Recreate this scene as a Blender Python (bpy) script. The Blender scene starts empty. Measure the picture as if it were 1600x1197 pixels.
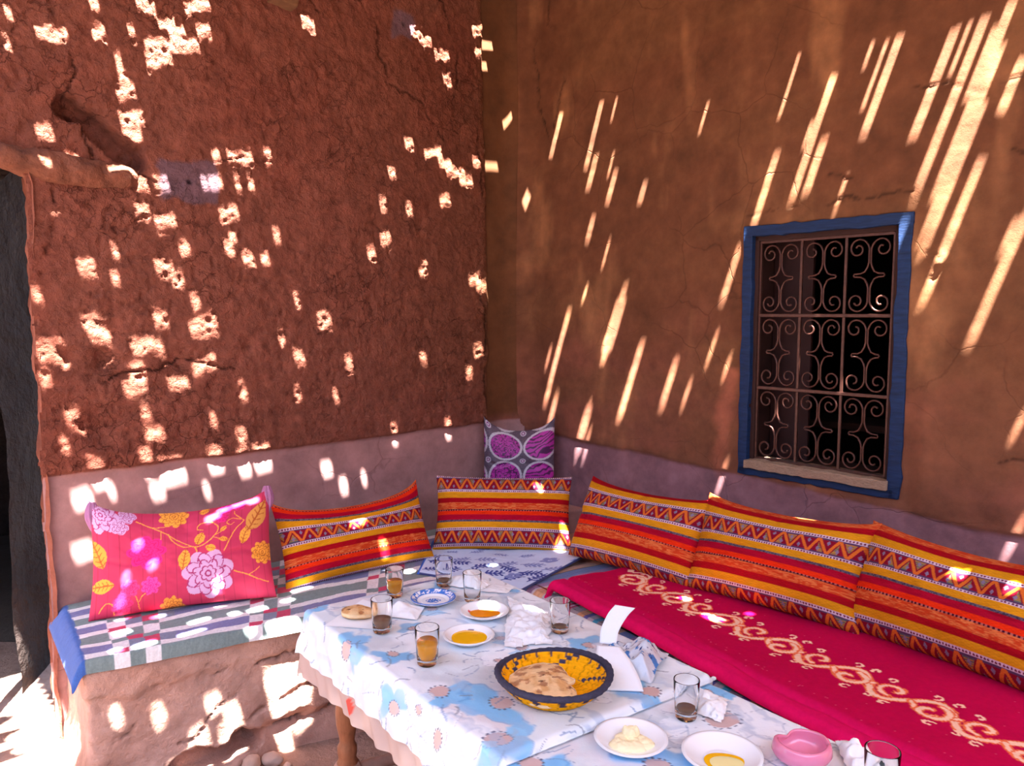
import bpy, math
import numpy as np
from mathutils import Vector, Matrix

# ------------------------------------------------------------------ camera, sky, sun, exposure
scn = bpy.context.scene
cd = bpy.data.cameras.new('camera'); cam = bpy.data.objects.new('camera', cd)
scn.collection.objects.link(cam); scn.camera = cam
cam.location = (0, 0, 1.5)
cam.rotation_euler = (math.radians(90 - 5.26), 0, 0)
cd.sensor_width = 36.0; cd.lens = 36.0 * 1195 / 1600; cd.clip_start = .05; cd.clip_end = 200

world = bpy.data.worlds.new('sky'); scn.world = world; world.use_nodes = True
wn = world.node_tree.nodes; wl = world.node_tree.links
for n in list(wn): wn.remove(n)
sky = wn.new('ShaderNodeTexSky'); sky.sky_type = 'NISHITA'; sky.sun_disc = False
sky.sun_elevation = math.radians(70); sky.sun_rotation = math.radians(158)
sky.dust_density = 2.0; sky.air_density = 1.0; sky.ozone_density = 1.0
bg = wn.new('ShaderNodeBackground'); bg.inputs['Strength'].default_value = SKY_STRENGTH = 1.1
wo = wn.new('ShaderNodeOutputWorld')
wl.new(sky.outputs[0], bg.inputs[0]); wl.new(bg.outputs[0], wo.inputs[0])

RAY = Vector((-.0767, .3922, -1.0))          # direction the sunlight travels
sd = bpy.data.lights.new('sun', 'SUN'); sd.energy = 178.0; sd.angle = math.radians(.55); sd.color = (1, .95, .88)
sun = bpy.data.objects.new('sun', sd); scn.collection.objects.link(sun)
sun.rotation_euler = (-RAY).to_track_quat('Z', 'Y').to_euler(); sun.location = (1, -2, 6)
scn.view_settings.view_transform = 'Standard'; scn.view_settings.look = 'None'
scn.view_settings.exposure = 0.2; scn.view_settings.gamma = 1.0
scn.view_settings.use_curve_mapping = False

# ------------------------------------------------------------------ helpers
rng = np.random.default_rng(7)
COL = scn.collection.objects
def lin(c, g=None):
    c = np.asarray(c, float) / 255.0
    return np.where(c <= .04045, c / 12.92, ((c + .055) / 1.055) ** 2.4)
_T = {}
def vnoise(x, y, seed=0):
    if seed not in _T: _T[seed] = np.random.default_rng(seed + 100).random((256, 256))
    T = _T[seed]; ix = np.floor(x).astype(int); iy = np.floor(y).astype(int)
    fx = x - ix; fy = y - iy; fx = fx * fx * (3 - 2 * fx); fy = fy * fy * (3 - 2 * fy)
    a = T[ix & 255, iy & 255]; b = T[(ix + 1) & 255, iy & 255]; c = T[ix & 255, (iy + 1) & 255]; d = T[(ix + 1) & 255, (iy + 1) & 255]
    return (a * (1 - fx) + b * fx) * (1 - fy) + (c * (1 - fx) + d * fx) * fy
def fbm(x, y, oct=4, seed=0, gain=.5):
    s = 0; a = 1; t = 0
    for o in range(oct):
        s = s + a * (vnoise(x * 2 ** o + 17.3 * o, y * 2 ** o + 9.1 * o, seed) * 2 - 1); t += a; a *= gain
    return s / t
def sstep(a, b, x):
    t = np.clip((x - a) / (b - a), 0, 1); return t * t * (3 - 2 * t)
def pdist(X, Y, pts):
    D = np.full(X.shape, 1e9)
    for (x0, y0), (x1, y1) in zip(pts[:-1], pts[1:]):
        dx, dy = x1 - x0, y1 - y0; L = dx * dx + dy * dy + 1e-12
        t = np.clip(((X - x0) * dx + (Y - y0) * dy) / L, 0, 1)
        D = np.minimum(D, np.hypot(X - x0 - t * dx, Y - y0 - t * dy))
    return D
def spline(pts, n=10):
    P = [np.array(p, float) for p in pts]; P = [2 * P[0] - P[1]] + P + [2 * P[-1] - P[-2]]; out = []
    for i in range(1, len(P) - 2):
        for k in range(n):
            t = k / n
            out.append(.5 * ((2 * P[i]) + (-P[i-1] + P[i+1]) * t + (2*P[i-1] - 5*P[i] + 4*P[i+1] - P[i+2]) * t*t + (-P[i-1] + 3*P[i] - 3*P[i+1] + P[i+2]) * t**3))
    out.append(P[-2]); return out

def raw_mesh(name, V, F4, col=None, mat=None, smooth=True):
    me = bpy.data.meshes.new(name); V = np.asarray(V, np.float32); F = np.asarray(F4, np.int32)
    me.vertices.add(len(V)); me.vertices.foreach_set('co', V.ravel())
    k = F.shape[1]; me.loops.add(F.size); me.loops.foreach_set('vertex_index', F.ravel())
    me.polygons.add(len(F)); me.polygons.foreach_set('loop_start', np.arange(0, F.size, k, dtype=np.int32))
    me.polygons.foreach_set('use_smooth', np.full(len(F), smooth))
    me.update(calc_edges=True); me.validate()
    if col is not None:
        at = me.color_attributes.new('paint', 'FLOAT_COLOR', 'POINT')
        c = np.ones((len(V), 4), np.float32); c[:, :3] = col.reshape(-1, 3); at.data.foreach_set('color', c.ravel())
    if mat: me.materials.append(mat)
    return me
def link(name, me, parent=None, label=None, cat=None, group=None, kind=None, M=None):
    o = bpy.data.objects.new(name, me); COL.link(o)
    if parent is not None: o.parent = parent
    if M is not None: o.matrix_world = M
    if label: o['label'] = label
    if cat: o['category'] = cat
    if group: o['group'] = group
    if kind: o['kind'] = kind
    return o
def grid(name, V, col=None, mat=None, wrap=False, mask=None, **kw):
    ny, nx = V.shape[:2]; idx = np.arange(ny * nx).reshape(ny, nx)
    if wrap: idx = np.concatenate([idx, idx[:, :1]], 1)
    F = np.stack([idx[:-1, :-1], idx[:-1, 1:], idx[1:, 1:], idx[1:, :-1]], -1)
    F = F[mask] if mask is not None else F.reshape(-1, 4)
    return link(name, raw_mesh(name, V.reshape(-1, 3), F, col, mat), **kw)
def empty(name, loc, rz=0, **kw):
    o = link(name, None, **kw); o.location = loc; o.rotation_euler = (0, 0, rz); bpy.context.view_layer.update(); return o
class MB:
    """collects vertices and faces of one mesh"""
    def __init__(s): s.v = []; s.f = []
    def box(s, lo, hi, M=None, ch=0.0):
        lo = Vector(lo); hi = Vector(hi); b = len(s.v)
        for z in (lo.z, hi.z):
            for x, y in ((lo.x, lo.y), (hi.x, lo.y), (hi.x, hi.y), (lo.x, hi.y)):
                p = Vector((x, y, z)); s.v.append(tuple(M @ p if M else p))
        for f in ((0,3,2,1),(4,5,6,7),(0,1,5,4),(1,2,6,5),(2,3,7,6),(3,0,4,7)): s.f.append(tuple(b + i for i in f))
        return s
    def tube(s, pts, r, n=6, caps=True):
        pts = [Vector(p) for p in pts]; b = len(s.v); m = len(pts); up = None
        for i, p in enumerate(pts):
            t = (pts[min(i+1, m-1)] - pts[max(i-1, 0)]).normalized()
            if up is None: up = t.orthogonal().normalized()
            up = (up - t * up.dot(t)); up = up.normalized() if up.length > 1e-6 else t.orthogonal().normalized()
            w = t.cross(up); rr = r[i] if hasattr(r, '__len__') else r
            for k in range(n):
                a = 2 * math.pi * k / n; s.v.append(tuple(p + up * (rr * math.cos(a)) + w * (rr * math.sin(a))))
        for i in range(m - 1):
            for k in range(n):
                s.f.append((b + i*n + k, b + i*n + (k+1) % n, b + (i+1)*n + (k+1) % n, b + (i+1)*n + k))
        if caps: s.f.append(tuple(b + k for k in reversed(range(n)))); s.f.append(tuple(b + (m-1)*n + k for k in range(n)))
        return s
    def lathe(s, prof, n=32, c=(0, 0, 0), sx=1, sy=1):
        b = len(s.v); m = len(prof)
        for r, z in prof:
            for k in range(n):
                a = 2 * math.pi * k / n; s.v.append((c[0] + r * sx * math.cos(a), c[1] + r * sy * math.sin(a), c[2] + z))
        for i in range(m - 1):
            for k in range(n): s.f.append((b + i*n + k, b + i*n + (k+1) % n, b + (i+1)*n + (k+1) % n, b + (i+1)*n + k))
        return s
    def build(s, name, mat, smooth=True, bevel=0, **kw):
        me = bpy.data.meshes.new(name); me.from_pydata(s.v, [], s.f); me.update()
        me.polygons.foreach_set('use_smooth', [smooth] * len(me.polygons)); me.materials.append(mat)
        o = link(name, me, **kw)
        if bevel:
            m = o.modifiers.new('bevel', 'BEVEL'); m.width = bevel; m.segments = 2; m.limit_method = 'ANGLE'
        return o

def mat(name, color=None, rough=.85, attr=False, bump=0.0, bscale=60, bdist=.004, var=0.0, vscale=8, spec=.3, detail=6, trans=0, ior=1.45, coat=0, metal=0, sheen=0, stretch=None, bump2=None, sss=0):
    m = bpy.data.materials.new(name); m.use_nodes = True; N = m.node_tree.nodes; L = m.node_tree.links
    b = N['Principled BSDF']; b.inputs['Roughness'].default_value = rough; b.inputs['Specular IOR Level'].default_value = spec
    b.inputs['Metallic'].default_value = metal; b.inputs['IOR'].default_value = ior
    b.inputs['Transmission Weight'].default_value = trans; b.inputs['Coat Weight'].default_value = coat
    if sheen: b.inputs['Sheen Weight'].default_value = sheen
    if sss: b.inputs['Subsurface Weight'].default_value = sss; b.inputs['Subsurface Scale'].default_value = .01
    tc = N.new('ShaderNodeTexCoord'); src = tc.outputs['Object']
    if stretch:
        mp = N.new('ShaderNodeMapping'); mp.inputs['Scale'].default_value = stretch; L.new(src, mp.inputs[0]); src = mp.outputs[0]
    if attr:
        a = N.new('ShaderNodeAttribute'); a.attribute_name = 'paint'; cs = a.outputs['Color']
    else:
        c = N.new('ShaderNodeRGB'); c.outputs[0].default_value = (*lin(color), 1); cs = c.outputs[0]
    if var:
        n = N.new('ShaderNodeTexNoise'); n.inputs['Scale'].default_value = vscale; n.inputs['Detail'].default_value = 8; n.inputs['Roughness'].default_value = .65
        L.new(src, n.inputs['Vector'])
        mr = N.new('ShaderNodeMapRange'); mr.inputs['From Min'].default_value = .3; mr.inputs['From Max'].default_value = .7
        mr.inputs['To Min'].default_value = 1 - var; mr.inputs['To Max'].default_value = 1 + var; L.new(n.outputs[0], mr.inputs[0])
        mx = N.new('ShaderNodeMix'); mx.data_type = 'RGBA'; mx.blend_type = 'MULTIPLY'; mx.inputs[0].default_value = 1
        L.new(cs, mx.inputs[6]); L.new(mr.outputs[0], mx.inputs[7]); cs = mx.outputs[2]
    L.new(cs, b.inputs['Base Color'])
    prev = None
    for bb in ([(bump, bscale, bdist)] if bump else []) + (bump2 or []):
        n = N.new('ShaderNodeTexNoise'); n.inputs['Scale'].default_value = bb[1]; n.inputs['Detail'].default_value = detail; n.inputs['Roughness'].default_value = .6
        L.new(src, n.inputs['Vector'])
        bp = N.new('ShaderNodeBump'); bp.inputs['Strength'].default_value = bb[0]; bp.inputs['Distance'].default_value = bb[2]
        L.new(n.outputs[0], bp.inputs['Height'])
        if prev: L.new(prev, bp.inputs['Normal'])
        prev = bp.outputs[0]
    if prev: L.new(prev, b.inputs['Normal'])
    return m

def crackle(m, scale, dist, strength, dark=.45, width=.035, mask=2.5):
    # fine shrinkage cracks of dried mud: bump plus a darker tone along them
    N = m.node_tree.nodes; L = m.node_tree.links; b = N['Principled BSDF']; tc = N.new('ShaderNodeTexCoord')
    nz_ = N.new('ShaderNodeTexNoise'); nz_.inputs['Scale'].default_value = scale * 1.2; nz_.inputs['Detail'].default_value = 5; L.new(tc.outputs['Object'], nz_.inputs['Vector'])
    mx = N.new('ShaderNodeMix'); mx.data_type = 'RGBA'; mx.blend_type = 'ADD'; mx.inputs[0].default_value = .16; L.new(tc.outputs['Object'], mx.inputs[6]); L.new(nz_.outputs['Color'], mx.inputs[7])
    vo = N.new('ShaderNodeTexVoronoi'); vo.feature = 'DISTANCE_TO_EDGE'; vo.inputs['Scale'].default_value = scale; L.new(mx.outputs[2], vo.inputs['Vector'])
    mr = N.new('ShaderNodeMapRange'); mr.inputs['From Min'].default_value = 0; mr.inputs['From Max'].default_value = width; L.new(vo.outputs['Distance'], mr.inputs[0])
    mk = N.new('ShaderNodeTexNoise'); mk.inputs['Scale'].default_value = mask; mk.inputs['Detail'].default_value = 3; L.new(tc.outputs['Object'], mk.inputs['Vector'])
    mm = N.new('ShaderNodeMapRange'); mm.inputs['From Min'].default_value = .45; mm.inputs['From Max'].default_value = .6; L.new(mk.outputs[0], mm.inputs[0])
    inv = N.new('ShaderNodeMath'); inv.operation = 'SUBTRACT'; inv.inputs[0].default_value = 1; L.new(mr.outputs[0], inv.inputs[1])
    f = N.new('ShaderNodeMath'); f.operation = 'MULTIPLY'; L.new(inv.outputs[0], f.inputs[0]); L.new(mm.outputs[0], f.inputs[1])
    neg = N.new('ShaderNodeMath'); neg.operation = 'SUBTRACT'; neg.inputs[0].default_value = 1; L.new(f.outputs[0], neg.inputs[1])
    bp = N.new('ShaderNodeBump'); bp.inputs['Strength'].default_value = strength; bp.inputs['Distance'].default_value = dist; L.new(neg.outputs[0], bp.inputs['Height'])
    old = b.inputs['Normal'].links[0].from_socket; L.new(old, bp.inputs['Normal']); L.new(bp.outputs[0], b.inputs['Normal'])
    oc = b.inputs['Base Color'].links[0].from_socket; cm = N.new('ShaderNodeMix'); cm.data_type = 'RGBA'; cm.blend_type = 'MULTIPLY'; k = N.new('ShaderNodeMath'); k.operation = 'MULTIPLY'; k.inputs[1].default_value = dark; L.new(f.outputs[0], k.inputs[0]); L.new(k.outputs[0], cm.inputs[0])
    L.new(oc, cm.inputs[6]); cm.inputs[7].default_value = (.25, .2, .18, 1); L.new(cm.outputs[2], b.inputs['Base Color'])

# ------------------------------------------------------------------ plan of the corner
V3 = lambda *a: np.array(a, float)
C = V3(.05, 4.0, 0)                       # inner corner of the two walls
eR = V3(.679, -.734, 0); nR = V3(.734, .679, 0)     # along the right wall / into it
uL = V3(.76, .65, 0); nL = V3(-.65, .76, 0)         # along the left wall towards the corner / into it
ROOF_Z = 3.2

M_plaster = mat('mud_plaster', attr=True, rough=.92, bump=.7, bscale=55, bdist=.010, var=.20, vscale=11, spec=.15, bump2=[(.5, 260, .003), (.35, 9, .02)])
M_smooth = mat('brushed_mud_plaster', attr=True, rough=.85, bump=.5, bscale=45, bdist=.0022, var=.26, vscale=9, spec=.25, bump2=[(.4, 220, .0012)])
M_rough = mat('rough_mud_plaster', attr=True, rough=.95, bump=1.0, bscale=48, bdist=.020, var=.25, vscale=16, spec=.1, bump2=[(.8, 170, .006)])
crackle(M_rough, 11, .006, .8)
crackle(M_smooth, 3.2, .003, .5, .3, .010, 1.4)
M_adobe = mat('adobe', attr=True, rough=.95, bump=.9, bscale=42, bdist=.012, var=.2, vscale=12, spec=.1, bump2=[(.6, 180, .004)])
M_dirt = mat('dirt_floor', attr=True, rough=.97, bump=.8, bscale=30, bdist=.02, var=.18, vscale=7, spec=.1, bump2=[(.5, 200, .004)])
M_dark = mat('shaded_mud_wall', (52, 44, 42), rough=.97, bump=1, bscale=9, bdist=.06, var=.25, vscale=3, spec=.05)  # dark base colour stands in for the shade of the passage
M_blue = mat('worn_blue_paint', (18, 41, 78), rough=.65, bump=.5, bscale=30, bdist=.004, var=.35, vscale=14, spec=.3, stretch=(1, 1, 6))
M_sill = mat('weathered_grey_wood', (150, 125, 105), rough=.9, bump=.6, bscale=20, bdist=.005, var=.3, vscale=20, stretch=(4, 4, 20))
M_dkwood = mat('dark_brown_wood', (52, 30, 26), rough=.8, bump=.4, bscale=20, var=.3)
M_iron = mat('rusted_iron', (78, 48, 41), rough=.36, metal=.5, bump=.3, bscale=160, bdist=.002, var=.3, vscale=50, spec=.5)
M_log = mat('debarked_log', (112, 68, 52), rough=.95, bump=1.0, bscale=22, bdist=.020, var=.4, vscale=14, stretch=(1, 1, 1))
M_cement = mat('grey_cement', (128, 110, 118), rough=.95, bump=.6, bscale=60, bdist=.005, var=.15)
M_reed = mat('dry_cane', (176, 146, 98), rough=.8, bump=.3, bscale=60, var=.3)
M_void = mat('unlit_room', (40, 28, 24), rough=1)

C_band = lin((158, 120, 118)); C_bandR = lin((138, 98, 104)); C_rough = lin((130, 78, 64)); C_brown = lin((92, 57, 34)); C_red = lin((130, 77, 62))
def mixc(a, b, t): return a * (1 - t[..., None]) + b * t[..., None]
def axes(o, a, b, n, A, B, D): return o + a * A[..., None] + b * B[..., None] + n * D[..., None]
UP = V3(0, 0, 1)

# ------------------------------------------------------------------ structure: left wall
S, Zz = np.meshgrid(np.arange(0, 3.4, .0065), np.arange(0, 3.28, .0065))
band_top = .945 + .006 * fbm(S * 9, Zz * 0, 3, 1) - .015 * sstep(1.2, 2.2, S) + .012 * fbm(S * 2, Zz * 0, 2, 5)
r_edge = .25 + .02 * fbm(Zz * 6, Zz * 0 + 3, 4, 2) + .02 * sstep(2.2, 2.9, Zz)
isrough = sstep(-.012, .012, Zz - band_top) * sstep(-.010, .010, S - r_edge)
smoothpatch = sstep(.15, .35, fbm(S * 1.6, Zz * 1.6, 3, 8) + .25 * sstep(2.3, 3, Zz))     # calmer areas of render
nz = fbm(S * 22, Zz * 22, 4, 3, .6); nz2 = fbm(S * 7, Zz * 7, 3, 4)
nz3 = fbm(S * 70, Zz * 70, 3, 13, .6)
D = isrough * (.018 + .007 * nz * (1 - .4 * smoothpatch) + .007 * nz2 + .0045 * nz3 * (1 - .5 * smoothpatch) - .008 * sstep(.25, .55, fbm(S * 38, Zz * 30, 3, 14))) + (1 - isrough) * (.003 * nz2)
FR = .15; S = np.maximum(S, .22 * FR); D += FR - np.sqrt(FR ** 2 - np.clip(FR - S, 0, FR) ** 2)      # softly rounded corner
D += .018 * fbm(S * 1.3, Zz * 1.3, 2, 9)
cracks = [[(.95, 3.1), (.92, 2.8), (.86, 2.75), (.8, 2.5), (.62, 2.45), (.5, 2.3)], [(.62, 3.2), (.58, 2.95), (.5, 2.9), (.42, 2.7), (.42, 2.55)],
          [(2.1, 2.5), (2.02, 2.35), (2.06, 2.22), (1.98, 2.05)], [(1.85, 2.0), (1.7, 1.97), (1.6, 2.05), (1.45, 2.1)], [(2.12, 1.95), (2.11, 1.8), (2.13, 1.7)], [(.30, 2.5), (.27, 2.1), (.29, 1.8), (.26, 1.5), (.27, 1.2), (.26, .96)],
          [(1.35, 2.95), (1.2, 2.9), (1.12, 2.7)], [(1.2, 1.5), (1.15, 1.42), (1.0, 1.45)], [(2.0, 1.25), (1.7, 1.32), (1.5, 1.28)]]
wx = S + .03 * fbm(S * 14, Zz * 14, 5, 11, .6); wz = Zz + .03 * fbm(S * 14, Zz * 14, 5, 12, .6)
crk = np.zeros_like(S)
for c in cracks: crk = np.maximum(crk, np.exp(-(pdist(wx, wz, c) / .0042) ** 2) * sstep(-.35, .05, fbm(S * 9, Zz * 9, 3, 15)))
D -= .012 * crk
# recess above the lintel
rec = [(2.05, 2.20), (1.95, 2.13), (1.85, 2.05)]
rd = pdist(wx, wz, rec); D -= .09 * sstep(.05, .03, rd)
# pits low on the left
for (ps, pz, pr, pd) in [(1.98, 1.33, .035, .03), (2.1, 1.34, .03, .025), (1.72, 1.30, .05, .02), (2.0, 1.1, .07, .03), (1.95, 1.45, .04, .02), (1.45, 1.38, .03, .02), (1.4, 2.5, .05, .02)]:
    D -= pd * np.exp(-((wx - ps) ** 2 + (wz - pz) ** 2) / pr ** 2)
colL = mixc(C_band + 0 * S[..., None], C_rough + 0 * S[..., None], sstep(-.004, .004, Zz - band_top))
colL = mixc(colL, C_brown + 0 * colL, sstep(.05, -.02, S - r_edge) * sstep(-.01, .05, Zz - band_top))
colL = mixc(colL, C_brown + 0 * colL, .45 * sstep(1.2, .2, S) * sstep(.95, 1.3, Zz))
colL = mixc(colL, lin((120, 60, 48)) + 0 * colL, .35 * sstep(0, .6, fbm(S * 2.2, Zz * 2.2, 4, 21)) * isrough)
colL = colL * (1 + .22 * fbm(S * 34, Zz * 34, 4, 59, .65) * isrough)[..., None] * (1 - .65 * crk * isrough)[..., None]
cem = sstep(.012, -.004, np.maximum(abs(wx - 1.665) - .095, abs(wz - 1.985) - .07)); cem = np.maximum(cem, sstep(.01, -.01, np.maximum(abs(wx - .72) - .06, abs(wz - 2.765) - .055)))
colL = mixc(colL, lin((112, 84, 92)) + 0 * colL, cem); D = D * (1 - .7 * cem) + .012 * cem
for ps, pz in ((1.66, 1.985), (.71, 2.775)):
    h = np.exp(-((S - ps) ** 2 + (Zz - pz) ** 2) / .007 ** 2); D -= .03 * h; colL = colL * (1 - .9 * h)[..., None]
endn = .02 * fbm(Zz * 9, Zz * 0, 4, 30)
jamb = 2.175 + endn
Send = S.copy()
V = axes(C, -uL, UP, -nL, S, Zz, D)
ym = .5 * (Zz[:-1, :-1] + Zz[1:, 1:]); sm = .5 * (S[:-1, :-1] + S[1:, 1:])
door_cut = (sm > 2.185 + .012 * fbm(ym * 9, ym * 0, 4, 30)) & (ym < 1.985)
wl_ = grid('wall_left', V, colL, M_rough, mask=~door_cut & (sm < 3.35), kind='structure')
wl_.data.materials.append(M_smooth)
msk = ~door_cut & (sm < 3.35)
mi = np.where((.5 * (isrough[:-1, :-1] + isrough[1:, 1:]) > .5), 0, 1)[msk].astype(np.int32)
wl_.data.polygons.foreach_set('material_index', mi)
# reveal of the doorway (ragged end of the mud wall) and its soffit
T_, Z2 = np.meshgrid(np.linspace(-.02, .42, 34), np.arange(0, 2.0, .012))
so = 2.185 + .012 * fbm(Z2 * 9, Z2 * 0, 4, 30) + .012 * fbm(Z2 * 14, T_ * 14, 3, 31) * sstep(-.03, .03, T_) - .02 * sstep(.02, -.03, T_) - .155 * T_
V = axes(C, -uL, UP, nL, so, Z2, T_)
grid('trim_1', V, np.broadcast_to(C_rough, V.shape), M_adobe, kind='structure')
MB().box((0, 0, 0), (1.2, .4, .1), Matrix.Translation(Vector(C - uL * 3.4 + nL * .03 + UP * 1.985)) @ Matrix.Rotation(math.atan2(.65, .76), 4, 'Z')).build('trim_2', M_dark, kind='structure')

# ------------------------------------------------------------------ structure: right wall with its window opening
WT0, WT1, WZ0, WZ1 = 1.318, 1.868, .905, 1.80
Tt, Zt = np.meshgrid(np.arange(0, 3.6, .0085), np.arange(0, 3.28, .0085))
band_top = .90 - .045 * Tt + .015 * fbm(Tt * 6, Tt * 0, 5, 41, .6)
up = sstep(-.008, .012, Zt - band_top)
wx = Tt + .03 * fbm(Tt * 12, Zt * 12, 5, 42, .6); wz = Zt + .03 * fbm(Tt * 12, Zt * 12, 5, 43, .6)
D = up * .008 + .0022 * fbm(Tt * 9, Zt * 9, 4, 44) * up + .012 * fbm(Tt * 1.5, Zt * 1.2, 2, 45)
Tt = np.maximum(Tt, .22 * FR); D += FR - np.sqrt(FR ** 2 - np.clip(FR - Tt, 0, FR) ** 2)
D += .0008 * fbm(Tt * 3, Zt * 30, 3, 46) * up
cr = [[(.75, 3.05), (.85, 2.9), (1.0, 2.83), (1.25, 2.82), (1.35, 2.95), (1.45, 3.05)], [(.18, 3.2), (.2, 2.9), (.28, 2.85), (.3, 2.6), (.24, 2.4)], [(.1, 3.0), (.13, 2.5), (.2, 2.35)],
      [(2.18, 2.0), (2.3, 1.95), (2.42, 1.98)], [(2.15, 1.55), (2.35, 1.5)], [(2.38, 1.45), (2.36, 1.2), (2.3, 1.05), (2.2, 1.03)], [(1.9, 2.25), (2.1, 2.18), (2.3, 2.22), (2.5, 2.2)], [(1.62, 2.0), (1.7, 1.96)], [(1.27, 1.87), (1.5, 1.885), (1.9, 1.9)]]
crk = np.zeros_like(Tt)
for c in cr: crk = np.maximum(crk, np.exp(-(pdist(wx, wz, c) / .0042) ** 2) * sstep(-.4, .1, fbm(Tt * 9, Zt * 9, 3, 55)))
D -= .006 * crk
kd = np.hypot(wx - 2.0, (wz - 1.66)); D += .012 * np.exp(-(kd / .02) ** 2) - .008 * np.exp(-(pdist(wx, wz, [(1.96, 1.69), (2.02, 1.65), (1.97, 1.61)]) / .008) ** 2)
wf = np.maximum(np.maximum(WT0 - Tt, Tt - WT1), np.maximum(WZ0 - Zt, Zt - WZ1))         # distance outside the opening
D = D * sstep(.04, .12, wf) + .004 * (1 - sstep(.04, .12, wf))
colR = mixc(C_bandR + 0 * Tt[..., None], C_brown + 0 * Tt[..., None], up)
colR = mixc(colR, C_red + 0 * colR, (.75 * sstep(1.5, .9, Zt + .25 * fbm(Tt * 3, Zt * 3, 3, 50)) + .15) * up)
colR = mixc(colR, lin((108, 72, 46)) + 0 * colR, .55 * sstep(-.2, .5, fbm(Tt * 1.6, Zt * 4.5, 5, 47, .6)) * up)
colR = mixc(colR, lin((176, 124, 84)) + 0 * colR, .35 * sstep(.1, .6, fbm(Tt * 7, Zt * 2, 4, 52)) * up)
stain = sstep(.05, .0, pdist(wx, wz, [(1.19, .85), (1.2, 1.1), (1.24, 1.25)])) * .4
colR = mixc(colR, lin((190, 110, 84)) + 0 * colR, stain)
colR = colR * (1 + .16 * fbm(Tt * 26, Zt * 26, 4, 57, .6) + .14 * fbm(Tt * 5, Zt * 8, 4, 58, .6))[..., None] * (1 - .6 * crk)[..., None]
V = axes(C, eR, UP, -nR, Tt, Zt, D)
tm = .5 * (Tt[:-1, :-1] + Tt[1:, 1:]); zm = .5 * (Zt[:-1, :-1] + Zt[1:, 1:])
hole = (tm > WT0) & (tm < WT1) & (zm > WZ0) & (zm < WZ1)
grid('wall_right', V, colR, M_smooth, mask=~hole, kind='structure')

# window_1: painted frame, sill, dark reveal, iron grille, room behind
MR = Matrix(((eR[0], nR[0], 0, C[0]), (eR[1], nR[1], 0, C[1]), (0, 0, 1, 0), (0, 0, 0, 1)))    # local x along wall, y into wall
win = empty('window_1', (0, 0, 0), kind='structure', label='small barred window with a worn blue painted frame and scrolled iron grille')
win.matrix_world = MR; bpy.context.view_layer.update()
def frame_board(x0, x1, z0, z1, y0=-.014, y1=.02, m=M_blue, nm='frame_board', lab=None, seed=0, y2=None):
    # irregular hand-cut board: grid box with wobbling outline
    n = 24; horiz = (x1 - x0) > (z1 - z0); b = MB(); r = np.random.default_rng(seed)
    for i in range(n + 1):
        t = i / n; w = r.normal(0, .0018, 4)
        for (a, c) in ((0, 0), (1, 0), (1, 1), (0, 1)):
            if horiz: x = x0 + (x1 - x0) * t; z = (z1 if c else z0) + (w[c] if c == 1 or 1 else 0)
            else: z = z0 + (z1 - z0) * t; x = (x1 if c else x0) + w[c]
            b.v.append((x, y1 if a else y0, z))
    for i in range(n):
        for k in range(4): q = i * 4; b.f.append((q + k, q + (k+1) % 4, q + 4 + (k+1) % 4, q + 4 + k))
    b.f.append((3, 2, 1, 0)); b.f.append(tuple(n * 4 + k for k in range(4)))
    return b.build(nm, m, smooth=False, bevel=.003, parent=win, label=lab)
frame_board(WT0 - .036, WT1 + .044, WZ1 - .004, WZ1 + .036, seed=1)
frame_board(WT0 - .036, WT0 + .004, WZ0 - .05, WZ1, seed=2)
frame_board(WT1 - .004, WT1 + .040, WZ0 - .05, WZ1, seed=3)
frame_board(WT0 - .03, WT1 + .02, WZ0 - .050, WZ0 - .018, seed=4)
frame_board(WT0 + .0, WT1, WZ0 - .022, WZ0 + .012, y0=-.03, y1=.09, m=M_sill, nm='window_sill', lab='bare weathered wooden sill', seed=5)
b = MB(); y0, y1 = .0, .26
b.box((WT0 - .012, y0, WZ0), (WT0 + .002, y1, WZ1)); b.box((WT1 - .002, y0, WZ0), (WT1 + .012, y1, WZ1)); b.box((WT0, y0, WZ1 - .002), (WT1, y1, WZ1 + .012)); b.box((WT0, .06, WZ0 - .02), (WT1, y1, WZ0 + .004))
b.build('reveal', M_dkwood, smooth=False, parent=win)
for (x0, x1, z0, z1) in ((WT0, WT0 + .018, WZ0, WZ1), (WT1 - .022, WT1, WZ0, WZ1), (WT0, WT1, WZ1 - .022, WZ1)):
    MB().box((x0, .012, z0), (x1, .035, z1)).build('inner_frame', M_dkwood, smooth=False, bevel=.003, parent=win)
# half-open inner shutter and shelf glimpsed in the dark
MB().box((WT0 + .005, .16, WZ0), (WT0 + .17, .18, WZ1)).build('shutter', mat('dark_red_shutter', (46, 22, 22), rough=.7, var=.3), smooth=False, bevel=.004, parent=win)
g0, g1, h0, h1 = WT0 + .020, WT1 - .026, WZ0 + .014, WZ1 - .026; gy = .028
gb = MB(); q = .006
for (x0, x1, z0, z1) in ((g0 - q, g0 + q, h0, h1), (g1 - q, g1 + q, h0, h1), (g0, g1, h0 - q, h0 + q), (g0, g1, h1 - q, h1 + q)): gb.box((x0, gy - q, z0), (x1, gy + q, z1))
gr = gb.build('grille', M_iron, smooth=False, bevel=.002, parent=win, label='rusted wrought iron grille of scrolls')
cw = (g1 - g0) / 3; ch = (h1 - h0) / 3
for i in (1, 2): MB().box((g0 + cw*i - .0045, gy - .004, h0), (g0 + cw*i + .0045, gy + .004, h1)).build('upright_bar', M_iron, smooth=False, parent=gr)
for i in (1, 2): MB().box((g0, gy - .0075, h0 + ch*i - .0065), (g1, gy + .0065, h0 + ch*i + .0065)).build('cross_bar', M_iron, smooth=False, bevel=.002, parent=gr)
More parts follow.
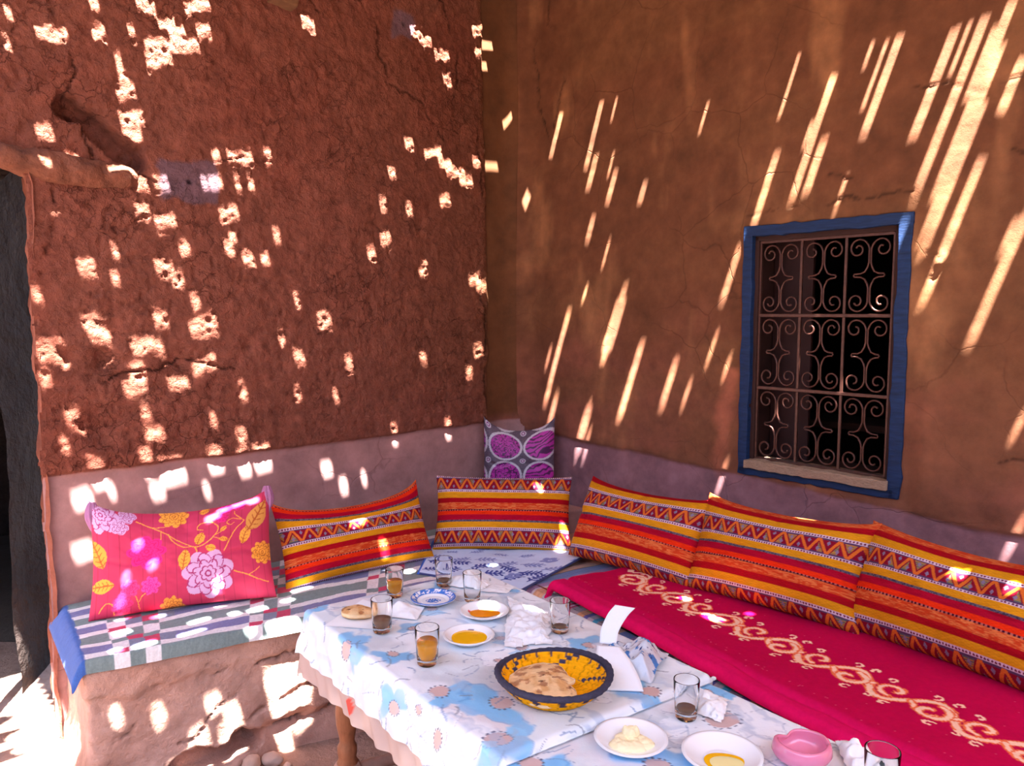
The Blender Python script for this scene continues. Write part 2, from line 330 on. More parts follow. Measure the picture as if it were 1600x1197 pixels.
def scroll_pts(sgn, rs):
    R = cw * .232; xc = .0035; cx = xc + R; cz = ch * .5 - R - .010; P = []
    turns = 1.35 + rs.uniform(-.12, .2)
    for k in range(26, -1, -1):
        t = k / 26; a = t * turns * 2 * math.pi; rr = R * (1 - .80 * t ** .8); P.append((cx + (-rr * math.cos(a)) * 1.0, cz + rr * math.sin(a) * 1.08))
    jit = rs.uniform(-.006, .006)
    for x, z in ((xc, cz - .02), (xc, .046), (xc + .004, .030), (xc + .013, .013), (xc + .027, .0062), (xc + .044 + jit, .0055), (xc + .047 + jit, 0)): P.append((x, z))
    Q = P + [(x, -z) for x, z in reversed(P[:-1])]
    return [(sgn * x, z) for x, z in Q]
rs = np.random.default_rng(3)
for i in range(3):
    for j in range(3):
        x = g0 + cw * (i + .5); z = h0 + ch * (j + .5)
        for sgn in (-1, 1):
            pts = [(x + a + .0, gy, z + c) for a, c in scroll_pts(sgn, rs)]
            MB().tube(pts, .0040, 6).build('scroll', M_iron, parent=gr)
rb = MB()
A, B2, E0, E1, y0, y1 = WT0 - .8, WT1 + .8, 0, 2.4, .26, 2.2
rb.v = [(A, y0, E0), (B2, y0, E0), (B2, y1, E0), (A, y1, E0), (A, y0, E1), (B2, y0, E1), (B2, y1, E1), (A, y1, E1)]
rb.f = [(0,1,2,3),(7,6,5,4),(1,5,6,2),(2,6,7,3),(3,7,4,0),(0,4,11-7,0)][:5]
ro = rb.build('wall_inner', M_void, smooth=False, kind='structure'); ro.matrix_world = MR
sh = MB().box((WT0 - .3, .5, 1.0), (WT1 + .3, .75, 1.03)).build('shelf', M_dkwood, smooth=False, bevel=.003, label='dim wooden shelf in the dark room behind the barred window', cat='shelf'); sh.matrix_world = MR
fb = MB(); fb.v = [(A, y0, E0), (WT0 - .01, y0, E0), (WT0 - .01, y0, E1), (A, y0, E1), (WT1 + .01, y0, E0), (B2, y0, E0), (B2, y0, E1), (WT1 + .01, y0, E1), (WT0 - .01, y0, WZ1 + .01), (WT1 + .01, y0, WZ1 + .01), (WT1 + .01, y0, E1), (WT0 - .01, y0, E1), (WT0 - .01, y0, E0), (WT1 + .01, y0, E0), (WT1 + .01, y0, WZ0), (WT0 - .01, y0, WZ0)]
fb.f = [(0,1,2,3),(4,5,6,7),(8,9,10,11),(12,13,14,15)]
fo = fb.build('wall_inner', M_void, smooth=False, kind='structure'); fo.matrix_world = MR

# ------------------------------------------------------------------ structure: floor (fine near the benches, coarse beyond), passage behind the doorway
X, Y = np.meshgrid(np.arange(-2.7, .9, .014), np.arange(1.2, 3.4, .014))
Dz = .010 * fbm(X * 6, Y * 6, 4, 61) + .004 * fbm(X * 30, Y * 30, 3, 62)
fade = sstep(0, .15, np.minimum(np.minimum(X + 2.7, .886 - X), np.minimum(Y - 1.2, 3.38 - Y))); Dz = Dz * fade - .008
cf = mixc(lin((156, 128, 116)) + 0 * X[..., None], lin((136, 108, 98)) + 0 * X[..., None], sstep(-.3, .4, fbm(X * 2, Y * 2, 4, 63)))
grid('floor', np.stack([X, Y, Dz], -1), cf, M_dirt, kind='structure')
b = MB()
for (x0, x1, y0, y1) in ((-12, -2.7, -10, 12), (.886, 12, -10, 12), (-2.7, .886, -10, 1.2), (-2.7, .886, 3.393, 12)):
    k = len(b.v); b.v += [(x0, y0, -.008), (x1, y0, -.008), (x1, y1, -.008), (x0, y1, -.008)]; b.f.append((k, k+1, k+2, k+3))
b.build('floor', mat('packed_earth', (84, 74, 68), rough=.97, bump=.7, bscale=12, bdist=.02, var=.15, vscale=3), smooth=False, kind='structure')
# passage: far wall, side wall, its roof
def wallquad(name, p, q, z0, z1, m, **kw):
    L = math.hypot(q[0]-p[0], q[1]-p[1]); nx = max(2, int(L / .05)); nzz = int((z1 - z0) / .05)
    A_, B_ = np.meshgrid(np.linspace(0, 1, nx), np.linspace(z0 - .06, z1, nzz)); n = V3(-(q[1]-p[1]) / L, (q[0]-p[0]) / L, 0)
    Dd = .03 * fbm(A_ * L * 3, B_ * 3, 4, 71)
    Vv = V3(p[0], p[1], 0) + V3(q[0]-p[0], q[1]-p[1], 0) * A_[..., None] + UP * B_[..., None] + n * Dd[..., None]
    return grid(name, Vv, None, m, kind='structure')
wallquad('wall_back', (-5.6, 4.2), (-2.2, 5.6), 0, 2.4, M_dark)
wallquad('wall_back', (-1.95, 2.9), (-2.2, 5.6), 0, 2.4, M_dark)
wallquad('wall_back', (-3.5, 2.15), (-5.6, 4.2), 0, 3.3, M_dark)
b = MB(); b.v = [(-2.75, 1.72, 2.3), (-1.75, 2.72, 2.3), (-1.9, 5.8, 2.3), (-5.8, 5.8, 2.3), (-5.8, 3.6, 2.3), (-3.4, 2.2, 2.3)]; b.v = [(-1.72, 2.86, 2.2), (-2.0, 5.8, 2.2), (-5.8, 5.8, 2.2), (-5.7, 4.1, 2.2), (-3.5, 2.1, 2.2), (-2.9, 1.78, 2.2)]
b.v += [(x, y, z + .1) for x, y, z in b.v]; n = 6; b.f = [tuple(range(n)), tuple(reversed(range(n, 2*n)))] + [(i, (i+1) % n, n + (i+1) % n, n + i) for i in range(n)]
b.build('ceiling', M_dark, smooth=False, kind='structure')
# unseen courtyard walls added right, behind and left to cut low sky light
Rp = lambda e, u: tuple((eR * e + nR * u)[:2])
M_yard = mat('added_yard_mud', (118, 84, 70), rough=.97, bump=.8, bscale=9, bdist=.03, var=.2, vscale=3, spec=.05)
wallquad('wall_right', tuple((C + eR * 3.55 + nR * .02)[:2]), Rp(5.2, 2.78), 0, 3.7, M_yard)
wallquad('wall_added_behind', Rp(5.2, 2.8), Rp(5.2, -4.0), 0, 3.7, M_yard)
wallquad('wall_outer', Rp(5.2, -4.0), Rp(-3.0, -4.0), 0, 3.7, M_yard)
# grey door leaf standing open in the passage mouth
dm = Matrix.Translation(Vector(C - uL * 2.44 + nL * .16)) @ Matrix.Rotation(math.atan2(.65, .76) + math.radians(62), 4, 'Z')
d1 = MB().box((.0, -.02, .02), (.09, .02, 1.90)).build('door_1', mat('grey_door', (84, 84, 80), rough=.7, var=.25, bump=.3, bscale=30), smooth=False, bevel=.004, kind='structure'); d1.matrix_world = dm
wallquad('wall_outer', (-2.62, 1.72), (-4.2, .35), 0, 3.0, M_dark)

# lintel log and small timber ends
def tag_log():
    r = np.random.default_rng(5); n = 110; m = 40; P = []
    for i in range(n):
        t = i / (n - 1); s = 2.75 - .92 * t; rad = (.044 + .014 * math.exp(-((t - .72) / .16) ** 2)) * (1 + .06 * fbm(np.array(t * 6.), np.array(0.), 2, 81)) * (1 if t < .93 else math.sqrt(max(.02, 1 - ((t - .93) / .072) ** 2)))
        base = C - uL * s + nL * .004 + UP * (2.018 - .045 * sstep(.45, 1, np.array(t)) + .012 * math.sin(t * 7))
        row = []
        for k in range(m):
            a = 2 * math.pi * k / m; rr = rad * (1 + .30 * fbm(np.array(t * 16.), np.array(math.cos(a) * 2.2 + 3), 4, 82) + .10 * fbm(np.array(t * 60.), np.array(math.sin(a) * 3 + 3), 2, 83))
            row.append(base + nL * (rr * math.cos(a)) + UP * (rr * math.sin(a) * .85))
        P.append(row)
    return np.array(P, float)
grid('lintel_log', tag_log(), None, M_log, wrap=True, label='rough debarked log set in the left wall as lintel over the doorway', cat='log')
b = MB().box((-.05, -.09, -.02), (.05, .07, .055), None)
o = b.build('beam_end', mat('old_dark_timber', (104, 72, 50), rough=.9, bump=.6, bscale=20, var=.35), smooth=False, bevel=.008, label='dark squared beam end poking out high on the left wall', cat='beam')
o.matrix_world = Matrix.Translation(Vector(C - uL * 1.29 - nL * .0 + UP * 2.72)) @ Matrix.Rotation(math.atan2(.65, .76), 4, 'Z') @ Matrix.Rotation(.15, 4, 'Y')

# ------------------------------------------------------------------ structure: cane roof, dense canes running towards the right wall, gaps cut to cast the sun spots
HOLES = [(-2.7197,0.5172,0.016,0.0364),(-2.7044,0.5055,0.016,0.0844),(-2.7362,0.6624,0.016,0.0241),(-2.7184,0.6531,0.016,0.0359),(-2.7242,0.3925,0.016,0.0154),(-2.7035,0.3641,0.016,0.014),(-2.7416,0.8341,0.016,0.056),(-2.7318,0.8932,0.016,0.0512),(-2.7181,0.9217,0.016,0.052),(-2.7495,1.0143,0.016,0.0739),(-2.74,1.0382,0.016,0.0507),(-2.7121,0.7626,0.016,0.0173),(-2.7031,0.8143,0.016,0.0312),(-2.6995,0.8784,0.016,0.1016),(-2.6928,0.9495,0.016,0.0719),(-2.7105,1.0216,0.016,0.0454),(-2.6758,0.834,0.016,0.0813),(-2.686,0.6945,0.016,0.016),(-2.6667,0.6969,0.016,0.0242),(-2.6419,0.6932,0.016,0.0539),(-2.6205,0.69,0.016,0.0714),(-2.5981,0.6776,0.016,0.0536),(-2.5663,1.0541,0.016,0.0878),(-2.5682,0.9598,0.016,0.0239),(-2.561,1.1688,0.016,0.0223),(-2.5952,0.3994,0.016,0.0426),(-2.5604,0.4617,0.016,0.0308),(-2.54,0.6236,0.016,0.1093),(-2.5307,0.7336,0.016,0.0421),(-2.5423,0.8921,0.016,0.0176),(-2.5294,0.9341,0.016,0.0429),(-2.5316,1.0215,0.016,0.017),(-2.5298,1.0747,0.016,0.0178),(-2.5187,0.3676,0.016,0.0245),(-2.5017,0.6429,0.016,0.0396),(-2.4948,0.714,0.016,0.0646),(-2.4972,0.961,0.016,0.064),(-2.4764,0.9537,0.016,0.0205),(-2.4713,1.1353,0.016,0.0209),(-2.4542,0.93,0.016,0.0274),(-2.4376,0.9957,0.016,0.0392),(-2.4361,1.064,0.016,0.0247),(-2.4481,0.5164,0.016,0.0149),(-2.4369,0.4103,0.016,0.0455),(-2.4383,0.6701,0.0179,0.0541),(-2.4485,0.759,0.016,0.0287),(-2.4217,0.4924,0.016,0.0185),(-2.4269,0.7079,0.016,0.0321),(-2.3796,0.6108,0.016,0.0387),(-2.3894,0.7517,0.016,0.0234),(-2.3657,0.7587,0.016,0.0924),(-2.3817,0.3891,0.016,0.07),(-2.4084,0.2357,0.016,0.021),(-2.3529,0.3902,0.016,0.0535),(-2.3468,0.5391,0.016,0.0956),(-2.3428,0.2296,0.016,0.0753),(-2.3196,0.7252,0.016,0.0766),(-2.3015,0.6158,0.016,0.0625),(-2.3188,0.4805,0.016,0.0439),(-2.2929,0.4612,0.016,0.0656),(-2.2649,0.4738,0.016,0.0215),(-2.2306,0.4824,0.016,0.0534),(-2.313,0.1875,0.016,0.0233),(-2.2694,0.237,0.016,0.0364),(-2.2256,0.7067,0.016,0.014),(-2.2074,0.7967,0.016,0.0284),(-2.261,0.8483,0.016,0.0193),(-2.1906,0.5108,0.016,0.0784),(-2.1729,0.8607,0.016,0.057),(-2.2005,0.2629,0.016,0.0374),(-2.19,0.1935,0.016,0.0521),(-2.1784,0.2904,0.016,0.014),(-2.1972,0.4314,0.016,0.0285),(-2.1614,0.4418,0.016,0.0378),(-2.1814,0.6762,0.016,0.044),(-2.174,0.7834,0.016,0.0363),(-2.1584,0.6164,0.016,0.014),(-2.1271,0.1479,0.016,0.0551),(-2.1393,1.1308,0.016,0.0384),(-2.1052,1.1926,0.016,0.027),(-2.0988,1.2963,0.016,0.014),(-2.1575,1.49,0.016,0.0189),(-2.1343,1.7906,0.016,0.0229),(-2.743,1.469,0.016,0.0519),(-2.755,2.0154,0.016,0.0596),(-2.7471,2.0527,0.016,0.0605),(-2.7354,2.1504,0.016,0.0482),(-2.7267,2.1152,0.016,0.0364),(-2.7739,2.3939,0.016,0.0774),(-2.7707,2.4401,0.016,0.0706),(-2.7421,2.3858,0.016,0.0691),(-2.7008,2.1466,0.016,0.0441),(-2.6548,2.4964,0.016,0.0465),(-2.5781,2.352,0.016,0.0764),(-2.5953,1.8681,0.016,0.0415),(-2.5538,1.7442,0.016,0.032),(-2.5095,1.6642,0.016,0.0269),(-2.5024,2.0107,0.016,0.0514),(-2.5652,2.2418,0.016,0.037),(-2.4494,1.6473,0.016,0.0428),(-2.4413,1.5621,0.016,0.0311),(-2.4113,1.8216,0.016,0.0358),(-2.3777,2.1108,0.016,0.0614),(-2.3616,2.1455,0.016,0.0623),(-2.3505,1.2641,0.016,0.052),(-2.3774,1.1592,0.016,0.0147),(-2.2983,1.1153,0.016,0.0362),(-2.2783,1.3383,0.016,0.0256),(-2.2397,1.2427,0.016,0.0144),(-2.2685,1.728,0.016,0.0256),(-2.2546,2.0491,0.016,0.0432),(-2.2221,1.9714,0.016,0.0253),(-2.2424,1.0734,0.016,0.0148),(-2.5886,1.9777,0.016,0.0583),(-2.578,2.0112,0.016,0.0591),(-2.5674,2.049,0.016,0.0676),(-2.5575,2.0843,0.016,0.0686),(-2.5485,2.1208,0.016,0.0697),(-2.5384,2.1572,0.016,0.0707),(-2.3268,1.0583,0.016,0.0154),(-2.235,0.1869,0.016,0.014),(-2.4863,1.796,0.016,0.0253),(-2.7953,2.6974,0.014,0.0232),(-2.3718,2.5701,0.0251,0.0372),(-2.1178,2.5617,0.03,0.049),(-2.0219,2.581,0.014,0.014),(-2.0572,2.5282,0.0252,0.0252),(-1.9601,2.5334,0.014,0.014),(-1.9144,2.5141,0.0233,0.0244),(-1.7217,2.5037,0.0209,0.014),(-2.4453,2.4816,0.0209,0.0231),(-1.9843,2.4743,0.0241,0.0186),(-1.8424,2.4526,0.0184,0.0207),(-1.9144,2.4113,0.014,0.014),(-1.6723,2.3781,0.0641,0.0716),(-1.9843,2.3425,0.0323,0.087),(-2.033,2.3386,0.014,0.014),(-1.9181,2.2852,0.0226,0.0234),(-1.4924,2.3194,0.0245,0.0693),(-1.6936,2.2691,0.0359,0.0389),(-1.643,2.2529,0.0189,0.014),(-1.2825,2.3206,0.0247,0.0367),(-1.1746,2.3144,0.014,0.0197),(-1.1299,2.3595,0.0192,0.0243),(-1.0373,2.345,0.0179,0.014),(-1.513,2.558,0.0189,0.0192),(-1.1574,2.5652,0.0176,0.0375),(-1,2.5228,0.0251,0.079),(-1.0197,2.5258,0.014,0.014),(-0.9424,2.4999,0.0219,0.0324),(-1.1146,2.4901,0.0298,0.0471),(-1.1515,2.4244,0.031,0.0376),(-0.8895,2.5784,0.014,0.014),(-0.8327,2.5614,0.014,0.0422),(-0.8002,2.5517,0.022,0.0629),(-0.6179,2.5439,0.0212,0.0655),(-0.5884,2.5648,0.014,0.0281),(-0.5412,2.5251,0.0347,0.1002),(-0.4659,2.5125,0.0366,0.1284),(-0.4928,2.5515,0.047,0.0589),(-0.4509,2.4772,0.0298,0.0828),(-0.3879,2.5317,0.0244,0.0253),(-0.3769,2.4406,0.025,0.0798),(-0.1957,2.4059,0.0287,0.0742),(-0.2169,2.4336,0.0152,0.0165),(-0.8071,2.4767,0.014,0.0174),(-0.8846,2.2531,0.014,0.014),(0.0434,2.3135,0.014,0.014),(0.1654,2.2385,0.0164,0.014),(-0.548,2.3693,0.014,0.0195),(-0.7396,2.3981,0.0142,0.0211),(-0.7615,2.3374,0.014,0.014),(-0.5455,2.4339,0.0203,0.0199),(-1.8817,0.2682,0.018,0.0214),(-1.8551,0.5172,0.018,0.0398),(-1.8606,0.5628,0.018,0.0317),(-1.8673,0.6244,0.018,0.0521),(-1.8511,0.6686,0.018,0.0292),(-1.8084,0.2857,0.018,0.0215),(-1.8016,0.157,0.018,0.0267),(-1.691,0.4471,0.018,0.0196),(-1.7281,0.2512,0.018,0.0286),(-1.83,0.1997,0.018,0.018),(-1.4344,0.1241,0.018,0.0235),(-1.3953,0.2824,0.018,0.0314),(-1.3737,0.2127,0.018,0.0413),(-1.3486,0.1451,0.018,0.0665),(-1.3493,0.3015,0.018,0.0444),(-1.3953,0.5285,0.018,0.047),(-1.3696,0.5337,0.018,0.0428),(-1.3273,0.5314,0.018,0.0287),(-1.4651,0.0144,0.018,0.018),(-1.4377,0.4411,0.018,0.0181),(-1.7168,1.0299,0.018,0.0535),(-1.6415,0.7321,0.018,0.0609),(-1.4829,1.7817,0.0406,0.018),(-1.3064,1.7899,0.0439,0.018),(-0.7263,1.9397,0.0397,0.018),(-0.3685,1.9363,0.0522,0.018),(0.1462,1.8231,0.0273,0.0196),(0.2805,1.7944,0.018,0.018),(-0.3446,1.6658,0.018,0.018),(-1.3812,0.5413,0.1161,0.0847),(-1.3351,0.4695,0.1013,0.0277),(-1.3627,0.325,0.0284,0.0334),(-1.6781,0.1225,0.0225,0.0334),(-1.5373,0.1471,0.0245,0.0476),(-1.524,0.289,0.018,0.0664),(-1.6096,0.3415,0.018,0.0526),(-1.5754,0.5271,0.0203,0.0481),(-1.589,0.4532,0.0195,0.019),(-1.5307,1.1443,0.0294,0.0288),(-1.5723,0.6451,0.018,0.028),(-1.5536,0.0691,0.0237,0.018),(-0.4044,1.5319,0.0572,0.0337),(-0.5601,1.6088,0.0201,0.018),(-0.9806,1.5366,0.0396,0.0345),(-0.7875,0.9064,0.0429,0.0304),(-1.288,1.7447,0.0275,0.018),(-1.6327,1.0909,0.023,0.018),(-1.3345,1.4132,0.018,0.0252),(-0.686,0.9919,0.0519,0.018)]
def cane_roof():
    sp, rad = .016, .0094; e0, e1 = -3.0, 1.6; u_lo, u_hi = -.9, 2.80; nseg = 6; Vv = []; Ff = []
    r = np.random.default_rng(12); N_ = int((e1 - e0) / sp); cuts = [[] for _ in range(N_)]
    for (e, u, le, lu) in HOLES:
        n = max(1, int(round((le + .002 + 2 * rad) / sp - 1))); c0 = (e - e0) / sp; i0 = int(math.floor(c0 - (n - 1) / 2 + .5)); i1 = i0 + n - 1; lu0 = lu * 1.1 + .004
        for i in range(i0, i1 + 1):
            lu = lu0 * (1 if n < 3 or i0 < i < i1 else .66)      # outer canes get shorter cuts to taper the sun streaks
            if 0 <= i < N_: cuts[i].append((u - lu / 2, u + lu / 2))
    for i in range(N_):
        e = e0 + i * sp; lo = u_lo
        segs = [(lo, u_hi)]
        if e < -1.63:        # left end open so sun reaches the floor: a broad gap, then more canes with gaps between bundles
            segs = [(-.07 + .012 * math.sin(i * 1.7), u_hi)]
            if (i % 9) not in (0, 1, 2): segs.insert(0, (lo, -.20 + .03 * math.sin(i * .9)))
        for a, b in sorted(cuts[i]):
            new = []
            for s0, s1 in segs:
                if b <= s0 or a >= s1: new.append((s0, s1)); continue
                if a > s0: new.append((s0, a))
                if b < s1: new.append((b, s1))
            segs = new
        for s0, s1 in segs:
            if s1 - s0 < .004: continue
            k0 = len(Vv)
            for u in (s0, s1):
                p = eR * e + nR * u + UP * (ROOF_Z + (.003 if i % 2 else 0))
                for k in range(nseg):
                    a = 2 * math.pi * k / nseg + .52; Vv.append(p + eR * (rad * math.cos(a)) + UP * (rad * .7 * math.sin(a)))
            for k in range(nseg): Ff.append((k0 + k, k0 + (k+1) % nseg, k0 + nseg + (k+1) % nseg, k0 + nseg + k))
    me = raw_mesh('cane_ceiling', np.array(Vv), np.array(Ff), None, M_reed); o = link('ceiling', me, kind='structure', label='flat ceiling of dry canes laid side by side with gaps placed to cast the sun spots')
    return o
cane_roof()

# ------------------------------------------------------------------ adobe benches
F0 = V3(.03, 2.86, 0); FD = V3(.5500, -.8350, 0); FD = FD / np.linalg.norm(FD)
def path_resample(pts, step):
    pts = [np.array(p, float) for p in pts]; out = []
    for a, b in zip(pts[:-1], pts[1:]):
        n = max(1, int(np.linalg.norm(b - a) / step)); out += [a + (b - a) * k / n for k in range(n)]
    out.append(pts[-1]); P = np.array(out)
    for _ in range(6):
        Q = P.copy(); Q[1:-1] = (P[:-2] + P[2:] + 2 * P[1:-1]) / 4; P = Q
    return P
def bench(name, pts, back, top, label, seed, feature=None):
    P = path_resample(pts, .008); t = np.gradient(P, axis=0); t /= np.linalg.norm(t, axis=1)[:, None]; nrm = np.stack([t[:, 1], -t[:, 0]], 1)
    sl = np.concatenate([[0], np.cumsum(np.linalg.norm(np.diff(P, axis=0), axis=1))]); zs = np.arange(-.02, top + .001, .008)
    Sg, Zg = np.meshgrid(sl, zs); D = .012 * fbm(Sg * 5, Zg * 5, 3, seed) + .007 * fbm(Sg * 18, Zg * 18, 4, seed + 1) + .02 * sstep(.12, 0, Zg)
    D -= .03 * sstep(top - .03, top, Zg) ** 2; dark = np.zeros_like(Sg)
    if feature: D, dark = feature(Sg, Zg, D)
    Vv = np.zeros(Sg.shape + (3,)); Vv[..., 0] = P[None, :, 0] + nrm[None, :, 0] * D; Vv[..., 1] = P[None, :, 1] + nrm[None, :, 1] * D; Vv[..., 2] = Zg
    c = mixc(lin((198, 156, 142)) + 0 * Vv, lin((178, 134, 118)) + 0 * Vv, sstep(-.3, .5, fbm(Sg * 4, Zg * 4, 4, seed + 2)))
    c = mixc(c, lin((150, 138, 130)) + 0 * c, .6 * sstep(.25, .6, fbm(Sg * 2.3, Zg * 5, 3, seed + 3)))
    c = c * (1 - .55 * dark)[..., None]
    ny, nx = Sg.shape; idx = np.arange(ny * nx).reshape(ny, nx); F = np.stack([idx[:-1, :-1], idx[:-1, 1:], idx[1:, 1:], idx[1:, :-1]], -1).reshape(-1, 4)
    k = ny * nx; bp = np.array([[*back(i / (nx - 1)), top] for i in range(nx)]); Vall = np.concatenate([Vv.reshape(-1, 3), bp])
    F2 = np.stack([idx[-1, :-1], idx[-1, 1:], k + np.arange(1, nx), k + np.arange(nx - 1)], -1)
    call = np.concatenate([c.reshape(-1, 3), np.broadcast_to(lin((180, 136, 118)), (nx, 3))])
    return link(name, raw_mesh(name, Vall, np.concatenate([F, F2]), call, M_adobe), label=label, cat='bench', group='built-in mud benches along the walls')
Lpts = [(-1.60, 2.64), (-1.275, 2.195), (-.706, 2.552), (.03, 2.86)]
def featL(S_, Z_, D):
    wx = S_ + .035 * fbm(S_ * 12, Z_ * 12, 5, 91, .6); wz = Z_ + .035 * fbm(S_ * 12, Z_ * 12, 5, 92, .6); dk = np.zeros_like(S_)
    for pts, w, dpt in (([(.56, .30), (.75, .305), (.95, .335), (1.3, .35), (1.6, .33)], .008, .02), ([(.72, .33), (.82, .37), (.9, .36)], .006, .012), ([(.80, .12), (.90, .20), (1.0, .27)], .008, .02),
                        ([(.95, .1), (1.05, .15), (1.2, .20), (1.35, .26), (1.6, .30)], .009, .028), ([(.62, .2), (.7, .26), (.76, .34)], .006, .012), ([(1.1, .08), (1.25, .1), (1.4, .17)], .01, .02)):
        e = np.exp(-(pdist(wx, wz, pts) / (w * .45)) ** 2) * sstep(-.4, .1, fbm(S_ * 10, Z_ * 10, 3, 93)); D = D - dpt * e; dk = np.maximum(dk, e)
    st = pdist(wx, wz, [(.80, .035), (.92, .055), (1.02, .065)]); h = sstep(.05, .02, st); D = D - .09 * h; dk = np.maximum(dk, .6 * h)
    D = D - .035 * sstep(.02, -.02, wz - (.06 + .22 * (wx - .95))) * sstep(.9, 1.1, wx)     # broken-away underside on the right
    D = D + .012 * sstep(.0, .03, (wz - .3 - .03 * wx)) 
    return D, dk
def backL(t):
    p = C - uL * (2.17 * (1 - t)) + nL * .02; return p[:2]
bench('adobe_bench', Lpts, backL, .447, 'pinkish mud bench with a cracked front along the left wall', 101, featL)
Rpts = [tuple((F0)[:2]), tuple((F0 + FD * 2.7)[:2])]
bench('adobe_bench', Rpts, lambda t: (C + eR * (3.4 * t) + nR * .02)[:2], .447, 'mud bench along the right wall under the rug and pink blanket', 131)
# loose stones and clods at the foot of the left bench
M_stone = mat('dusty_stone', (178, 150, 138), rough=.95, bump=.7, bscale=40, bdist=.006, var=.2)
def blob(name, loc, r, sc, seed, m, **kw):
    a = np.linspace(0, 2 * np.pi, 20, endpoint=False); b_ = np.linspace(-np.pi / 2, np.pi / 2, 12); A_, B_ = np.meshgrid(a, b_)
    x, y, z = np.cos(B_) * np.cos(A_), np.cos(B_) * np.sin(A_), np.sin(B_)
    k = 1 + .28 * fbm(x * 1.3 + z + 5, y * 1.3 + z * .7 + 5, 3, seed) ; Vv = np.stack([x * k * sc[0], y * k * sc[1], z * k * sc[2]], -1) * r
    o = grid(name, Vv, None, m, wrap=True, **kw); o.location = loc; o.rotation_euler = (0, 0, seed); return o
for i, (x, y, r, lab) in enumerate([(-.86, 2.40, .035, 'larger pale stone lying at the foot of the left bench'), (-.80, 2.43, .03, 'rounded stone right of the larger pale one by the bench'), (-.905, 2.35, .02, 'small clod in front of the bench hollow'), (-.74, 2.40, .016, 'little stone nearest the table leg'), (-.96, 2.36, .014, 'tiny clod leftmost at the bench foot')]):
    blob('stone', (x, y, r * .45), r, (1.2, .9, .7), 140 + i, M_stone, label=lab, cat='stone', group='loose stones at the bench foot')

# ------------------------------------------------------------------ cloth on the benches
def bilin(q, A_, B_):
    q = [np.array(p, float) for p in q]     # near-left, near-right, far-right, far-left
    return ((q[0] * (1 - A_[..., None]) + q[1] * A_[..., None]) * (1 - B_[..., None]) + (q[3] * (1 - A_[..., None]) + q[2] * A_[..., None]) * B_[..., None])
def slab(name, q, z, th, paint, res, mat_, wr=.004, seed=0, droop=None, wave=0, **kw):
    """soft sheet over a quad: rounded edges that turn down to the surface below"""
    q = [np.array(p, float) for p in q]; W = .5 * (np.linalg.norm(q[1] - q[0]) + np.linalg.norm(q[2] - q[3])); H_ = .5 * (np.linalg.norm(q[3] - q[0]) + np.linalg.norm(q[2] - q[1]))
    A_, B_ = np.meshgrid(np.linspace(0, 1, int(W / res)), np.linspace(0, 1, int(H_ / res))); P = bilin(q, A_, B_)
    wob = wave * fbm(A_ * W * 5, B_ * H_ * 5, 3, seed + 3)
    n1 = (q[3] - q[0]) / np.linalg.norm(q[3] - q[0]); P = P + n1 * (wob * (1 - sstep(0, .3, B_)))[..., None]
    ed = np.minimum(np.minimum(A_, 1 - A_) * W, np.minimum(B_, 1 - B_) * H_)
    Z_ = z + th * np.sqrt(np.clip(ed / th, 0, 1) * (2 - np.clip(ed / th, 0, 1))) + wr * fbm(A_ * W * 7, B_ * H_ * 7, 4, seed) * sstep(0, .03, ed)
    if droop: Z_ = droop(A_ * W, B_ * H_, Z_, W, H_)
    Vv = np.stack([P[..., 0], P[..., 1], Z_], -1)
    return grid(name, Vv, paint(A_ * W, B_ * H_, W, H_), mat_, **kw)
M_wool = mat('wool_cloth', attr=True, rough=.95, bump=.5, bscale=350, bdist=.003, var=.12, vscale=150, spec=.1, sheen=.15)
M_fleece = mat('fleece', attr=True, rough=.95, bump=.35, bscale=120, bdist=.003, var=.08, vscale=60, spec=.05)
M_cotton = mat('printed_cotton', attr=True, rough=.85, bump=.25, bscale=400, bdist=.001, spec=.2)

def paint_tartan(X, Y, W, H_):
    white = lin((222, 216, 218)); green = lin((118, 132, 132)); blue = lin((118, 116, 158)); crim = lin((192, 44, 84)); c = np.zeros(X.shape + (3,)) + white
    # stripes along the length, period .30 m, crossed by blocks every .52 m
    X0, Y0 = X, Y; X = X + .006 * fbm(X0 * 8, Y0 * 8, 3, 151); Y = Y + .008 * fbm(X0 * 6, Y0 * 6, 3, 152)
    y = (Y + .006) % .25; x = (X + .33) % .47; row = np.digitize(y, [.035, .08, .15, .151, .19]); colx = np.floor(x / .052).astype(int); inx = x < .208
    cols = np.stack([green, white, blue, blue, white, green]); c = cols[np.clip(row, 0, 5)]
    alt = np.stack([white, green, white, green, green, white]); c = np.where((inx & (colx % 2 == 0))[..., None], alt[np.clip(row, 0, 5)], c)
    c = np.where((inx & (colx % 2 == 1) & (row == 2))[..., None], green * .5 + blue * .5, c)
    red = inx & (((row == 1) & (colx == 0)) | ((row == 2) & (colx == 2)) | ((row == 4) & (colx == 1)))
    c = np.where(red[..., None], crim, c)
    hem = sstep(.052, .048, X + .004 * fbm(Y * 30, X * 0, 3, 5)); c = mixc(c, lin((60, 92, 160)) + 0 * c, hem)
    n = .5 + .5 * fbm(X * 160, Y * 160, 2, 6); return c * (.82 + .3 * n)[..., None]
def droopL(X, Y, Z_, W, H_):
    return Z_ - .05 * sstep(.05, 0, X) ** 1.5 - .02 * sstep(.02, .0, Y)
slab('tartan_blanket', [(-1.30, 2.165, 0), (.03, 2.89, 0), (.06, 3.93, 0), (-1.63, 2.60, 0)], .449, .022, paint_tartan, .004, M_wool, wr=.006, seed=150, droop=droopL, wave=.012,
     label='grey, white and blue checked blanket with crimson squares on the left bench', cat='blanket')

